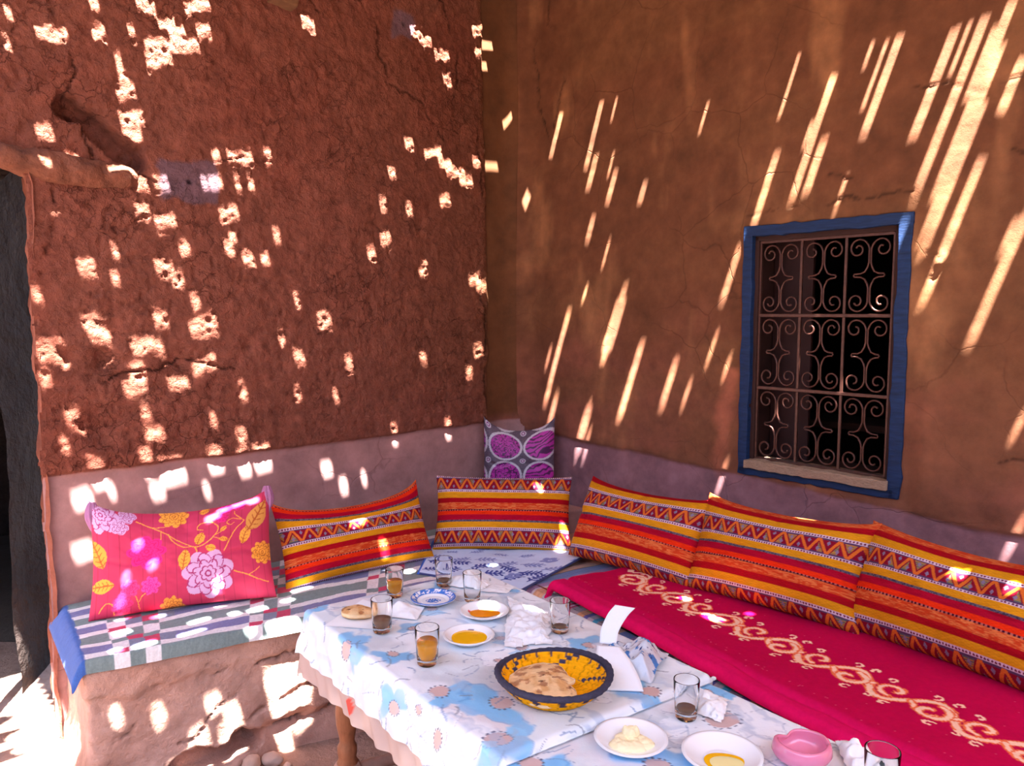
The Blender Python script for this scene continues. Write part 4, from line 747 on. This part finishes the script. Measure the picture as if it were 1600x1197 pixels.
def paint_cloth(seed, extra):
    def f(X, Y):
        c = np.zeros(X.shape + (3,)) + lin((220, 228, 234)); wx = X + .018 * fbm(X * 9, Y * 9, 4, seed); wy = Y + .018 * fbm(X * 9, Y * 9, 4, seed + 1)
        gw = fbm(X * 6, Y * 6, 5, seed + 2, .6); c = mixc(c, lin((190, 194, 202)) + 0 * c, .55 * sstep(.0, .35, gw)); c = mixc(c, lin((226, 204, 206)) + 0 * c, .45 * sstep(.15, .4, fbm(X * 5, Y * 5, 4, seed + 3)))
        c = mixc(c, lin((240, 244, 250)) + 0 * c, .7 * sstep(.05, .3, fbm(X * 7, Y * 7, 3, seed + 4)))
        blue = lin((96, 170, 224)); b2 = lin((150, 204, 238)); r = np.random.default_rng(seed)
        fl = extra + [(r.uniform(-.25, TW + .2), r.uniform(-.2, TL + .15), r.uniform(.045, .075), r.integers(0, 3)) for _ in range(9)]
        for (fx, fy, R, kind) in fl:
            dx, dy = wx - fx, wy - fy; rr = np.hypot(dx, dy); a = np.arctan2(dy, dx); lob = .72 + .28 * np.abs(np.cos(2.5 * a + fx * 9))
            e = R * lob
            if kind == 0 or kind == 3:      # blue poppy, one-sided
                side = np.cos(a - fx * 20 - 1.0); e = e * (1 + .35 * fbm(X * 22, Y * 22, 3, seed + 8)); m = (rr < e) & (side > -.35); v = .5 + .5 * fbm(X * 30, Y * 12, 3, seed + 5)
                al = sstep(1.02, .80, rr / e) * sstep(-.42, -.15, side) * (.55 + .75 * v); c = mixc(c, mixc(blue + 0 * c, b2 + 0 * c, v), np.clip(al, 0, 1)); rim_ = np.exp(-((rr / e - .93) / .045) ** 2) * (side > -.2) * (v > .45); c = mixc(c, lin((70, 140, 204)) + 0 * c, .5 * rim_)
            elif kind == 1:                 # pale petals with grey outline
                m = rr < e * 1.25; c = np.where(m[..., None], c * .35 + .65 * lin((240, 243, 250)), c)
                ln = (np.abs(np.sin(4 * a + fx * 5)) < .06) & (rr > R * .25) & (rr < e * 1.2) | (np.abs(rr - e * 1.22) < .0012); ln = ln & (fbm(X * 30, Y * 30, 2, seed + 9) > -.1); c = np.where(ln[..., None], c * .45 + .55 * lin((160, 168, 190)), c)
            else:
                m = (np.abs(rr - R * .6) < R * .28) & (np.cos(a * 2 + fx * 7) > -.2); c = np.where(m[..., None], c * .35 + .65 * b2, c)
            ct = rr < R * .26; c = np.where(ct[..., None], lin((206, 176, 172)), c); rg = (np.abs(rr - R * .29) < .0022) & (np.sin(a * 14) > 0); c = np.where(rg[..., None], lin((96, 100, 124)), c)
        for k in range(260):                # loose ink strokes
            x0, y0 = r.uniform(-.22, TW + .2), r.uniform(-.2, TL + .15); a = r.uniform(0, 6.28); L = r.uniform(.02, .07); bnd = r.uniform(-1, 1); pts = [(x0 + L * t * math.cos(a + bnd * t), y0 + L * t * math.sin(a + bnd * t)) for t in (0, .25, .5, .75, 1)]
            sel = (np.abs(X - x0) < .09) & (np.abs(Y - y0) < .09)
            if not sel.any(): continue
            d = pdist(wx[sel], wy[sel], pts); cc = c[sel]; col = lin((108, 138, 176)) if k % 3 else lin((128, 134, 150)); w = .0010 + .0012 * (k % 2)
            cc = np.where((d < w)[..., None], cc * .3 + .7 * col, cc); c[sel] = cc
        st = fbm(X * 26 + 3 * gw, Y * 6, 3, seed + 6); c = mixc(c, lin((164, 182, 208)) + 0 * c, .5 * sstep(.22, .45, st))
        return c
    return f
M_tcloth = mat('glossy_printed_tablecloth', attr=True, rough=.55, bump=.25, bscale=14, bdist=.012, spec=.4, bump2=[(.12, 160, .001)])
def drape(name, O0, z, hl, hr, hf, hn, paint, m, res=.0032, seed=0, flare=.25, wave=.012, near=None, nearz=None, **kw):
    A_, B_ = np.meshgrid(np.arange(-hl, TW + hr, res), np.arange(-hf, TL + hn, res)); ca = np.clip(A_, 0, TW); cb = np.clip(B_, 0, TL); dx = A_ - ca; dy = B_ - cb; d = np.hypot(dx, dy); dn = np.where(d > 0, d, 1)
    ox, oy = dx / dn, dy / dn; R_ = .016; arc = np.clip(d / R_, 0, math.pi / 2); rest = np.clip(d - R_ * math.pi / 2, 0, None)
    edge = A_ * 1.0 + B_ * 1.3; folds = np.sin(edge * 34 + 3 * fbm(edge * 3, edge * 0, 2, seed)) + .6 * np.sin(edge * 71 + 1)
    out = R_ * np.sin(arc) + rest * flare + wave * folds * sstep(.0, .12, rest); down = R_ * (1 - np.cos(arc)) + rest * math.sqrt(max(.05, 1 - flare ** 2))
    P = O0 + TDa * (ca + ox * out)[..., None] + TDb * (cb + oy * out)[..., None]; Z_ = z - down + (.0022 * fbm(A_ * 9, B_ * 9, 3, seed + 7) + .0012 * fbm(A_ * 24, B_ * 24, 2, seed + 8)) * sstep(.02, 0, rest)
    if nearz is not None: Z_ = np.where((dy > 0) & (A_ > -.01), np.maximum(Z_, nearz + .0), Z_)
    P[..., 2] = Z_; return grid(name, P, paint(A_, B_), m, **kw)
E1_ = [(.176, .297, .05, 0), (.055, .41, .055, 0), (.039, .657, .09, 0), (.118, .78, .10, 0), (.328, .564, .06, 2), (.546, .219, .05, 0), (.484, .667, .07, 0), (.434, .93, .09, 0), (.021, .897, .10, 0), (.24, .60, .035, 1), (.29, .20, .06, 2), (.53, .46, .045, 1), (.586, .75, .06, 0), (-.03, .28, .09, 0), (-.08, .55, .07, 0), (-.07, .75, .07, 1), (.42, .08, .06, 0), (.10, .12, .07, 0)]
E2_ = [(.484, .135, .13, 1), (.24, .17, .09, 0), (.10, .12, .10, 0), (.50, .30, .07, 1), (.265, .03, .07, 0), (.36, .20, .07, 2), (.05, .02, .08, 0), (.56, .05, .05, 0), (.1, .4, .09, 0), (.45, .5, .09, 2)]
drape('undercloth', TA - UP * 0, .6135, .195, .12, .10, .0, lambda X, Y: np.where((np.hypot(X + .16, (Y - .33)) < .022)[..., None], lin((214, 84, 72)), mixc(lin((206, 180, 170)) + 0 * X[..., None], lin((186, 160, 152)) + 0 * X[..., None], sstep(-.2, .3, fbm(X * 8, Y * 8, 3, 240)))), mat('thin_beige_cloth', attr=True, rough=.9, spec=.1), res=.007, seed=241, flare=.10, wave=.006,
      label='thin beige undercloth showing below the floral tablecloth', cat='tablecloth')
drape('floral_tablecloth', TA, .6185, .135, .10, .05, .045, paint_cloth(250, E1_), M_tcloth, seed=251, flare=.20, wave=.005, nearz=.603,
      label='white and blue floral tablecloth on the farther table, its edge lapping over the next', cat='tablecloth', group='matching blue floral tablecloths')
drape('floral_tablecloth', TA + TDb * (TL + .012), .5985, .16, .10, .0, .15, paint_cloth(270, E2_), M_tcloth, seed=271, flare=.2, wave=.010,
      label='white and blue floral tablecloth on the nearer, slightly lower table', cat='tablecloth', group='matching blue floral tablecloths')
ZA, ZB = .6205, .6005

# ------------------------------------------------------------------ glasses
M_glass = mat('clear_glass', (252, 253, 253), rough=.02, trans=1, ior=1.28, spec=.5)
M_tea = mat('amber_tea', (246, 176, 44), rough=.05, trans=.6, ior=1.33, spec=.5)
M_dregs = mat('brown_dregs', (150, 112, 84), rough=.3, trans=.35, ior=1.33)
M_paper = mat('tissue_paper', (238, 240, 244), rough=.9, bump=.3, bscale=60, bdist=.003, spec=.1)
def tumbler(loc, label, fill=0, liquid=None, s=1.0, lname='tea', tint=None):
    R, h = .0290 * s, .089 * s; n = 48; t = empty('tea_glass', loc, label=label, cat='glass', group='small tea glasses on the tables')
    prof = [(0, 0), (R * .74, 0), (R * .80, .002), (R * .83, .006), (R * .88, .03), (R * .96, .06), (R, h - .002), (R - .0004, h), (R - .0014, h), (R - .0019, h - .002), (R * .96 - .002, .06), (R * .88 - .002, .03), (R * .80 - .003, .011), (R * .5, .009), (0, .0085)]
    rows = []
    for i, (r, z) in enumerate(prof):
        a = np.linspace(0, 2 * np.pi, n, endpoint=False); rr = r * np.ones(n)
        if 2 <= i <= 4: rr = r * (1 + .028 * np.abs(np.cos(a * 8)) - .014)
        rows.append(np.stack([rr * np.cos(a), rr * np.sin(a), np.full(n, z)], -1))
    g = grid('body', np.array(rows), None, M_glass, wrap=True, parent=t)
    if fill:
        top = .011 + fill * (h - .02); def_r = lambda z: (np.interp(z, [.011, .03, .06, h], [R * .80 - .003, R * .88 - .002, R * .96 - .002, R - .0019]) - .0004)
        p = [(0, .0095), (def_r(.011) * .98, .0105)] + [(def_r(z), z) for z in np.linspace(.013, top, 6)] + [(0, top)]
        MB().lathe([(float(a), float(b_)) for a, b_ in p], 40).build(lname, liquid, parent=t)
    return t
tumbler((-.365, 2.313, ZA), 'tea glass half full of amber tea at the far left corner of the table', .55, M_tea, 1.0)
tumbler((-.221, 2.410, ZA), 'tea glass behind the blue-rimmed plate with a little brown liquid in it', .10, M_dregs, 1.0, 'dregs')
tumbler((-.122, 2.276, ZA), 'empty clear tea glass right of the blue-rimmed plate', 0, None, 1.0)
tumbler((-.360, 2.048, ZA), 'tea glass beside the small bread, a third full of brown liquid', .36, M_dregs, 1.05, 'dregs')
tumbler((-.213, 1.852, ZA), 'glass two thirds full of golden tea, nearest the left edge of the cloth', .62, M_tea, 1.07)
tumbler((.133, 2.048, ZA), 'nearly empty tea glass beside the large crumpled napkin', .05, M_dregs, 1.0, 'dregs')
tumbler((.388, 1.631, ZB), 'tea glass with brown dregs standing behind the plate of butter', .18, M_dregs, 1.0, 'dregs')
g8 = tumbler((.685, 1.345, ZB), 'tea glass stuffed with white tissue at the bottom right edge', 0, None, 1.08)

# ------------------------------------------------------------------ plates
M_china = mat('glazed_china', attr=True, rough=.18, spec=.5, coat=.3)
M_oil = mat('golden_oil', (250, 188, 20), rough=.08, trans=0, ior=1.45, spec=.5, coat=.5)
M_oil2 = mat('orange_oil', (250, 150, 24), rough=.08, trans=0, ior=1.45, spec=.5, coat=.5)
def dish(nm, loc, R, h, paint, label, base=.5, rim=0, sy=1, rz=0, group='saucers and plates'):
    prof = [(0, .0025), (R * base * .95, .0025), (R * base, 0), (R * base + .003, .001)] + [(R * (base + (1 - base) * t), h * (t ** 1.3) * .97 + .002) for t in np.linspace(.12, 1, 9)] + [(R * 1.0, h), (R * .985, h)] + [(R * (base + (1 - base) * t) - .003, h * (t ** 1.3) + .0035) for t in np.linspace(.97, .05, 12)]
    n1 = len(prof); prof += [(R * base * k, .0045) for k in np.linspace(.92, 0, 14)]
    n = 96; a = np.linspace(0, 2 * np.pi, n, endpoint=False); rows = np.array([np.stack([r * np.cos(a), r * sy * np.sin(a), np.full(n, z)], -1) for r, z in prof])
    inner = np.zeros(rows.shape[:2], bool); inner[13:] = True
    c = np.zeros(rows.shape) + lin((240, 241, 244)); c = paint(rows[..., 0], rows[..., 1], inner, c, R)
    o = grid(nm, rows, c, M_china, wrap=True, label=label, cat='plate', group=group); o.location = loc; o.rotation_euler = (0, 0, rz); return o
def p_blue(x, y, inn, c, R):
    r = np.hypot(x, y); a = np.arctan2(y, x); bl = lin((62, 120, 206)); rim = inn & (r > R * .70); n = vnoise(x * 260 + 50, y * 260 + 50, 300) > .42; c = np.where((rim & n)[..., None], bl, c); c = np.where((inn & (np.abs(r - R * .72) < .0018))[..., None], bl, c)
    c = np.where((inn & (np.abs(r - R * .97) < .002))[..., None], bl, c); m = inn & (np.hypot(x / 1.25, y) < R * .26) & (vnoise(x * 300 + 9, y * 300 + 9, 301) > .38); return np.where(m[..., None], bl, c)
def p_rose(fx, fy, green=False):
    def f(x, y, inn, c, R):
        d = np.hypot(x - fx, y - fy); c = np.where((inn & (d < .010))[..., None], lin((226, 90, 120)), c); d2 = np.hypot(x - fx + .012, y - fy + .003); c = np.where((inn & (d2 < .007))[..., None], lin((214, 60, 80)), c)
        g = np.hypot((x - fx - .016) * .8, y - fy - .008); c = np.where((inn & (g < .008))[..., None], lin((110, 170, 130) if green else (120, 110, 130)), c); return c
    return f
plain = lambda x, y, inn, c, R: c
def oil(parent, R, z, m, nm='oil', cx=0, cy=0, crescent=False, sx=1, sy=1):
    A_, B_ = np.meshgrid(np.linspace(0, 2 * np.pi, 48, endpoint=False), np.linspace(0, 1, 10)); rr = R * B_ * (1 + .05 * np.sin(A_ * 3 + 1)); X_ = cx + rr * np.cos(A_) * sx; Y_ = cy + rr * np.sin(A_) * sy
    if crescent: Y_ = cy + rr * np.sin(A_) * sy - .35 * R + .5 * R * (X_ / R) ** 2
    Z_ = z + .0012 * (1 - B_ ** 4); return grid(nm, np.stack([X_, Y_, Z_], -1), None, m, wrap=True, parent=parent)
def disk_r(R, base, h, z): return R * (base + (1 - base) * (max(0, (z - .0035)) / h) ** (1 / 1.3)) - .004
dish('blue_rimmed_plate', (-.240, 2.262, ZA), .070, .016, p_blue, 'white plate with a blue patterned rim at the far end of the table', base=.55)
d1 = dish('oil_saucer', (-.081, 2.158, ZA), .0725, .017, p_rose(-.030, .016, True), 'saucer of orange oil with rose and green motif, beside the clear empty glass', base=.55)
oil(d1, disk_r(.0725, .55, .017, .0075), .0075, M_oil2, cy=0, cx=0, crescent=False, sx=.95, sy=.62)
d2 = dish('oil_saucer', (-.116, 1.985, ZA), .0695, .018, p_rose(-.014, .036), 'white saucer of golden oil with a pink rose motif, near the middle of the table', base=.55)
oil(d2, disk_r(.0695, .55, .018, .010), .0095, M_oil)
d3 = dish('butter_plate', (.248, 1.523, ZB), .077, .017, plain, 'white plate with a mound of pale butter in front of the bread basket', base=.45)
d4 = dish('oil_plate', (.422, 1.462, ZB), .080, .019, plain, 'plate with a pool of thin yellow oil at the bottom edge', base=.45)
oil(d4, .037, .0062, M_oil, cx=.002, cy=-.012, sx=1.1, sy=.9)
oil(d4, .030, .0074, mat('pale_oil_film', (238, 226, 160), rough=.1, spec=.5), nm='oil_film', cx=.004, cy=-.018, sx=1.1, sy=.85)
M_butter = mat('soft_butter', (248, 234, 190), rough=.5, bump=.5, bscale=70, bdist=.004, sss=.1)
def lump(R, h, seed, loc, label=None, **kw):
    A_, B_ = np.meshgrid(np.linspace(0, 2 * np.pi, 56, endpoint=False), np.linspace(0, 1, 26)); rr = R * np.sin(B_ * np.pi / 2) ** .9 * (1 + .22 * fbm(np.cos(A_) * 1.5 + 5, np.sin(A_) * 1.5 + 5, 3, seed)); x = rr * np.cos(A_); y = rr * np.sin(A_)
    z = h * np.cos(B_ * np.pi / 2) ** .6 * (1 + .5 * fbm(x * 60, y * 60, 3, seed + 1)) + .001; return grid(kw.pop('nm'), np.stack([x + loc[0], y + loc[1], z + loc[2]], -1), None, M_butter, wrap=True, **kw)
lump(.036, .012, 310, (-.002, -.006, .0045), nm='butter', parent=d3, ); lump(.018, .022, 315, (.002, .018, .008), nm='butter', parent=d3); lump(.022, .010, 318, (-.026, -.018, .006), nm='butter', parent=d3); lump(.02, .010, 319, (.028, -.012, .006), nm='butter', parent=d3)

# pink ceramic bowl with a folded-in rim
def pink_bowl():
    n = 96; a = np.linspace(0, 2 * np.pi, n, endpoint=False); R = .056; prof = [(0, 0), (.5, 0), (.62, .03), (.90, .28), (1.0, .52), (.98, .74), (.94, .94), (.88, 1.0), (.82, .98), (.80, .90), (.83, .75), (.80, .5), (.6, .28), (.3, .2), (0, .18)]
    rows = []
    for r, z in prof:
        t = sstep(.4, 1, np.array(z)); not_ = np.exp(-((np.angle(np.exp(1j * (a - 2.15)))) / .42) ** 2); k = 1 - .30 * not_ * t; not2 = np.exp(-((np.angle(np.exp(1j * (a + .15)))) / .22) ** 2)
        rr = R * r * k; zz = z * .046 * (1 - .10 * not_ * t) - .004 * not2 * t + .002 * np.cos(2 * a) * t; rows.append(np.stack([rr * np.cos(a) * 1.05, rr * np.sin(a) * .95, zz], -1))
    o = grid('pink_bowl', np.array(rows), None, mat('pink_glaze', (226, 130, 160), rough=.16, spec=.5, coat=.5, var=.06), wrap=True, label='small pink glazed bowl with a pinched heart-like rim', cat='bowl'); o.location = (.582, 1.462, ZB)
    MB().tube([(-.005, -.0525, .024), (-.002, -.0535, .018), (-.006, -.051, .010), (-.004, -.046, .006)], .0006, 4).build('crack', mat('crack_line', (120, 60, 76)), parent=o)
pink_bowl()

# ------------------------------------------------------------------ bread basket and breads
def basket():
    n = 160; a = np.linspace(0, 2 * np.pi, n, endpoint=False); rows = []; tags = []
    for k in range(34):
        t = k / 33; r = .070 + (.125 - .070) * t ** .8; z = .002 + .052 * t ** 1.15; co = .0022 * abs(math.sin(t * math.pi * 7)); rows.append((r + co, z - co * .3)); tags.append((1, t))
    for k in range(34):
        t = 1 - k / 33; r = .064 + (.117 - .064) * t ** .8; z = .010 + .044 * t ** 1.25; co = .0022 * abs(math.sin(t * math.pi * 7)); rows.append((r - co, z + co)); tags.append((0, t))
    for r in np.linspace(.06, 0, 12): rows.append((r, .010 + .0015 * abs(math.sin(r * 400)))); tags.append((0, 0))
    rows = [(.0, .002), (.066, .002)] + rows; tags = [(1, 0), (1, 0)] + tags
    V_ = np.array([np.stack([r * np.cos(a) * 1.06, r * np.sin(a) * .99, np.full(n, z)], -1) for r, z in rows]); yel = lin((240, 166, 14)); nav = lin((62, 58, 78)); c = np.zeros(V_.shape) + yel
    for i, (o_, t) in enumerate(tags):
        stitch = (np.sin(a * 44 + (2.2 if int(t * 7) % 2 else 0)) > .93); c[i][stitch] = yel * .62
        g = np.abs(np.sin(a * 2.5 + .35 * int(t * 7))) 
        if o_: m = ((np.sin(a * 13 + .4 * int(t * 7)) > .55) & (t > .45)) | (t > .80)
        else: m = ((g > .985) & (t > .1)) | ((np.sin(a * 21) > .88) & (t > .78)) | (t > .95)
        c[i][m] = nav
    o = grid('bread_basket', V_, c, mat('coiled_wool_basket', attr=True, rough=.95, bump=.7, bscale=90, bdist=.004, var=.12, vscale=50, spec=.1), wrap=True, label='round coiled basket in yellow and navy holding torn flatbread', cat='basket'); o.location = (.096, 1.692, ZA)
    th = np.linspace(0, 2 * np.pi, 121)[:-1]; A_, B_ = np.meshgrid(np.linspace(0, 2 * np.pi, 14, endpoint=False), th); rr = .0074 + .0007 * np.sin(B_ * 40) + .001 * fbm(B_ * 4, A_ * 0, 2, 330)
    R_ = .1225 + .0012 * np.sin(B_ * 5) + rr * np.cos(A_); zz = .054 + .0035 * np.sin(B_ * 2 + .6) + rr * np.sin(A_); Vr = np.stack([R_ * np.cos(B_) * 1.06, R_ * np.sin(B_) * .99, zz], -1)
    Vr = np.concatenate([Vr, Vr[:1]]); grid('rim', Vr, None, mat('navy_wool', (58, 56, 74), rough=.95, bump=.8, bscale=120, bdist=.004, var=.2, vscale=60), wrap=True, parent=o, label='thick navy rim')
    return o
basket()
M_bread = mat('flatbread_crust', attr=True, rough=.85, bump=.5, bscale=60, bdist=.004, var=.08, vscale=40, spec=.15)
def bread(nm, loc, outline, th, seed, label, rz=0, tilt=(0, 0), burn=1.0, dome=.3):
    n = 120; a = np.linspace(0, 2 * np.pi, n, endpoint=False); R = np.interp(a / (2 * np.pi), np.linspace(0, 1, len(outline) + 1), outline + outline[:1]); R = R * (1 + .07 * fbm(np.cos(a) * 5 + 9, np.sin(a) * 5 + 9, 5, seed, .65)); rows = []; cs = []
    ks = list(np.linspace(0, .97, 34)) + [.99, 1.0, 1.0, .985, .95, .5, 0]
    for i, k in enumerate(ks):
        x, y = R * k * np.cos(a), R * k * np.sin(a); top = i < 34; edge = (1 - k ** 6) if k < 1 else 0
        b1 = fbm(x * 40 + 7, y * 40 + 7, 4, seed + 1); z = (th * (.55 + .45 * edge) + dome * th * (1 - k * k) + .0028 * b1) if top else {34: th * .75, 35: th * .45, 36: th * .3, 37: th * .08, 38: 0, 39: 0, 40: 0}[i]
        rows.append(np.stack([x, y, z + 0 * x], -1)); cc = mixc(lin((232, 192, 142)) + 0 * rows[-1], lin((214, 162, 106)) + 0 * rows[-1], sstep(-.2, .4, fbm(x * 50, y * 50, 3, seed + 2)))
        bn = sstep(.16, .36, fbm(x * 55 + 3, y * 75 + 3, 4, seed + 3)) * burn; cc = mixc(cc, lin((150, 92, 62)) + 0 * cc, np.clip(bn, 0, 1) * .75 * (1 if top else .4)); bn2 = sstep(.30, .45, fbm(x * 85 + 3, y * 85 + 3, 3, seed + 4)) * burn * sstep(.0, .2, bn); cc = mixc(cc, lin((78, 40, 32)) + 0 * cc, np.clip(bn2, 0, 1) * .8 * top)
        if 34 <= i <= 36: cc = cc * .25 + .75 * lin((236, 208, 164))
        cs.append(cc)
    o = grid(nm, np.array(rows), np.array(cs), M_bread, wrap=True, label=label, cat='bread'); o.location = loc; o.rotation_euler = (tilt[0], tilt[1], rz); return o
bread('flatbread', (.088, 1.690, ZA + .024), [.058, .050, .064, .082, .090, .088, .092, .096, .094, .092, .096, .100, .098, .100, .070, .040], .015, 340, 'large torn flatbread with scorch marks lying in the basket', rz=.15, tilt=(.04, .0))
bread('bread_piece', (-.445, 2.160, ZA + .003), [.046, .040, .044, .052, .056, .054, .052, .056, .054, .050, .052, .050], .017, 360, 'small scorched round of bread on a napkin at the left end of the table', rz=.3, dome=.25, tilt=(-.10, .08), burn=1.6)

# ------------------------------------------------------------------ paper
def crumple(nm, q, z, amp, seed, label, freq=14, res=.0035, m=None, lift=.0, peak=None, cat='napkin', group='white paper napkins on the table', ragged=.0):
    q = [np.array((*p, 0), float) for p in q]; W = np.linalg.norm(q[1] - q[0]); H_ = np.linalg.norm(q[3] - q[0]); A_, B_ = np.meshgrid(np.linspace(0, 1, max(6, int(W / res))), np.linspace(0, 1, max(6, int(H_ / res)))); P = bilin(q, A_, B_)
    f = fbm(P[..., 0] * freq, P[..., 1] * freq, 3, seed); f2 = 1 - np.abs(fbm(P[..., 0] * freq * 1.3 + 5, P[..., 1] * freq * 1.3, 3, seed + 1)) * 2; ed = np.minimum(np.minimum(A_, 1 - A_), np.minimum(B_, 1 - B_)) * 2
    Z_ = z + .001 + amp * np.clip(.35 + .5 * f + .35 * np.clip(f2, 0, 1), 0, 1.2) * (sstep(0, .45, ed) * .85 + .15)
    if peak:
        for px_, py_, r_, hh in peak: Z_ = Z_ + hh * np.exp(-(((A_ - px_) ** 2 + (B_ - py_) ** 2) / r_ ** 2)) * (1 + .25 * f)
    P[..., 0] += ragged * fbm(A_ * 12, B_ * 12, 3, seed + 2) * (1 - ed * .8) + amp * .25 * f; P[..., 1] += ragged * fbm(A_ * 12, B_ * 12, 3, seed + 3) * (1 - ed * .8); P[..., 2] = Z_
    o = grid(nm, P, None, m or M_paper, label=label, cat=cat, group=group); return o
crumple('paper_napkin', [(-.530, 2.085), (-.385, 2.06), (-.33, 2.185), (-.46, 2.285)], ZA - .001, .0012, 380, 'flat white napkin lying under the small bread', ragged=.001)
crumple('paper_napkin', [(-.372, 2.150), (-.275, 2.120), (-.262, 2.215), (-.355, 2.25)], ZA, .016, 384, 'folded white napkin propped between the small bread and the blue-rimmed plate', peak=[(.35, .55, .25, .022)])
crumple('paper_napkin', [(-.020, 1.935), (.098, 1.960), (.115, 2.17), (-.01, 2.30)], ZA, .030, 388, 'largest crumpled white napkin, left of the nearly empty glass', freq=18, ragged=.012)
crumple('paper_napkin', [(-.235, 2.415), (-.10, 2.345), (-.055, 2.41), (-.135, 2.50)], ZA, .028, 392, 'crumpled tissue at the far corner behind the clear glass', freq=22, ragged=.008, peak=[(.6, .5, .3, .02)])
crumple('paper_napkin', [(-.105, 2.345), (-.015, 2.325), (.005, 2.375), (-.055, 2.425)], ZA + .002, .008, 396, 'small folded tissue at the far right corner of the table', freq=22, ragged=.003)
crumple('paper_napkin', [(.415, 1.64), (.465, 1.605), (.50, 1.70), (.45, 1.76)], ZB, .022, 400, 'crumpled tissue right of the glass with brown dregs', freq=30, ragged=.006)
crumple('paper_napkin', [(.655, 1.405), (.72, 1.40), (.735, 1.50), (.675, 1.53)], ZB, .026, 404, 'crumpled tissue between the pink bowl and the glass stuffed with tissue', freq=26, ragged=.006, peak=[(.4, .7, .3, .02)])
def wad(parent, R, h, seed):
    A_, B_ = np.meshgrid(np.linspace(0, 2 * np.pi, 40, endpoint=False), np.linspace(0, 1, 24)); rr = R * np.sin(np.pi * (B_ * .96 + .02)) ** .5 * (1 + .12 * fbm(np.cos(A_) * 2 + B_ * 4, np.sin(A_) * 2 + B_ * 4, 3, seed)); return np.stack([rr * np.cos(A_), rr * np.sin(A_), .012 + h * B_ + .006 * fbm(np.cos(A_) * 2 + 3, np.sin(A_) * 2 + 3, 2, seed + 1) * B_], -1)
o = grid('tissue_wad', wad(None, .0225, .052, 410), None, M_paper, wrap=True, label='white tissue stuffed inside the glass at the bottom right edge', cat='napkin', group='white paper napkins on the table'); o.location = (.685, 1.345, ZB)

# crumpled plastic bag with blue print, folded napkin and upright paper strip in it
M_bag = mat('thin_printed_plastic', attr=True, rough=.25, trans=.25, spec=.5, bump=.6, bscale=30, bdist=.006)
def bag():
    q = [np.array((*p, 0), float) for p in ((.185, 1.80), (.325, 1.745), (.405, 1.90), (.255, 1.985))]; A_, B_ = np.meshgrid(np.linspace(0, 1, 60), np.linspace(0, 1, 66)); P = bilin(q, A_, B_); f = fbm(A_ * 4, B_ * 4, 4, 420, .6); rd_ = 1 - np.abs(fbm(A_ * 3 + 4, B_ * 3, 3, 421)) * 2
    ed = np.minimum(np.minimum(A_, 1 - A_), np.minimum(B_, 1 - B_)) * 2; f = fbm(A_ * 2.2, B_ * 2.2, 3, 420, .4); Z_ = ZA + .001 + .050 * np.clip(.45 + .6 * f + .35 * rd_, 0, 1.4) * sstep(0, .5, ed) + .02 * np.exp(-((A_ - .8) ** 2 + (B_ - .5) ** 2) / .06); P[..., 2] = Z_; P[..., 0] += .01 * f; P[..., 1] += .008 * rd_
    c = np.zeros(P.shape) + lin((226, 232, 242)); n = fbm(A_ * 9, B_ * 9, 3, 422); pr = (n > .22) & (np.abs(B_ - .5) < .3) & (A_ > .2); c = np.where(pr[..., None], lin((70, 130, 200)), c); ink = (fbm(A_ * 22, B_ * 22, 3, 423) > .42) & (np.abs(B_ - .6) < .3); c = np.where(ink[..., None], lin((50, 70, 130)), c)
    return grid('plastic_bag', P, c, M_bag, label='crumpled white plastic bag with faded blue print behind the bread basket', cat='bag')
bag()
def strip(nm, rows, th, label, curl=0):
    # rows: list of (left point, right point) from bottom to top
    L_ = spline([r[0] for r in rows], 8); R_ = spline([r[1] for r in rows], 8); V_ = np.array([[L_[i] * (1 - t) + R_[i] * t for t in np.linspace(0, 1, 9)] for i in range(len(L_))]); o = grid(nm, V_, None, M_paper, label=label, cat='napkin', group='white paper napkins on the table')
    m = o.modifiers.new('thick', 'SOLIDIFY'); m.thickness = th; return o
strip('paper_strip', [((.226, 1.905, ZA + .030), (.268, 1.895, ZA + .030)), ((.232, 1.925, ZA + .060), (.276, 1.912, ZA + .058)), ((.252, 1.945, ZA + .092), (.300, 1.930, ZA + .090)), ((.272, 1.955, ZA + .112), (.322, 1.938, ZA + .110))], .0012, 'long white paper strip standing up out of the crumpled bag')
strip('folded_napkin', [((.205, 1.712, ZA + .004), (.305, 1.700, ZA + .006)), ((.196, 1.745, ZA + .018), (.300, 1.735, ZA + .022)), ((.205, 1.80, ZA + .040), (.285, 1.79, ZA + .042)), ((.212, 1.845, ZA + .052), (.268, 1.835, ZA + .052))], .004, 'folded white napkin leaning on the crumpled bag beside the basket')
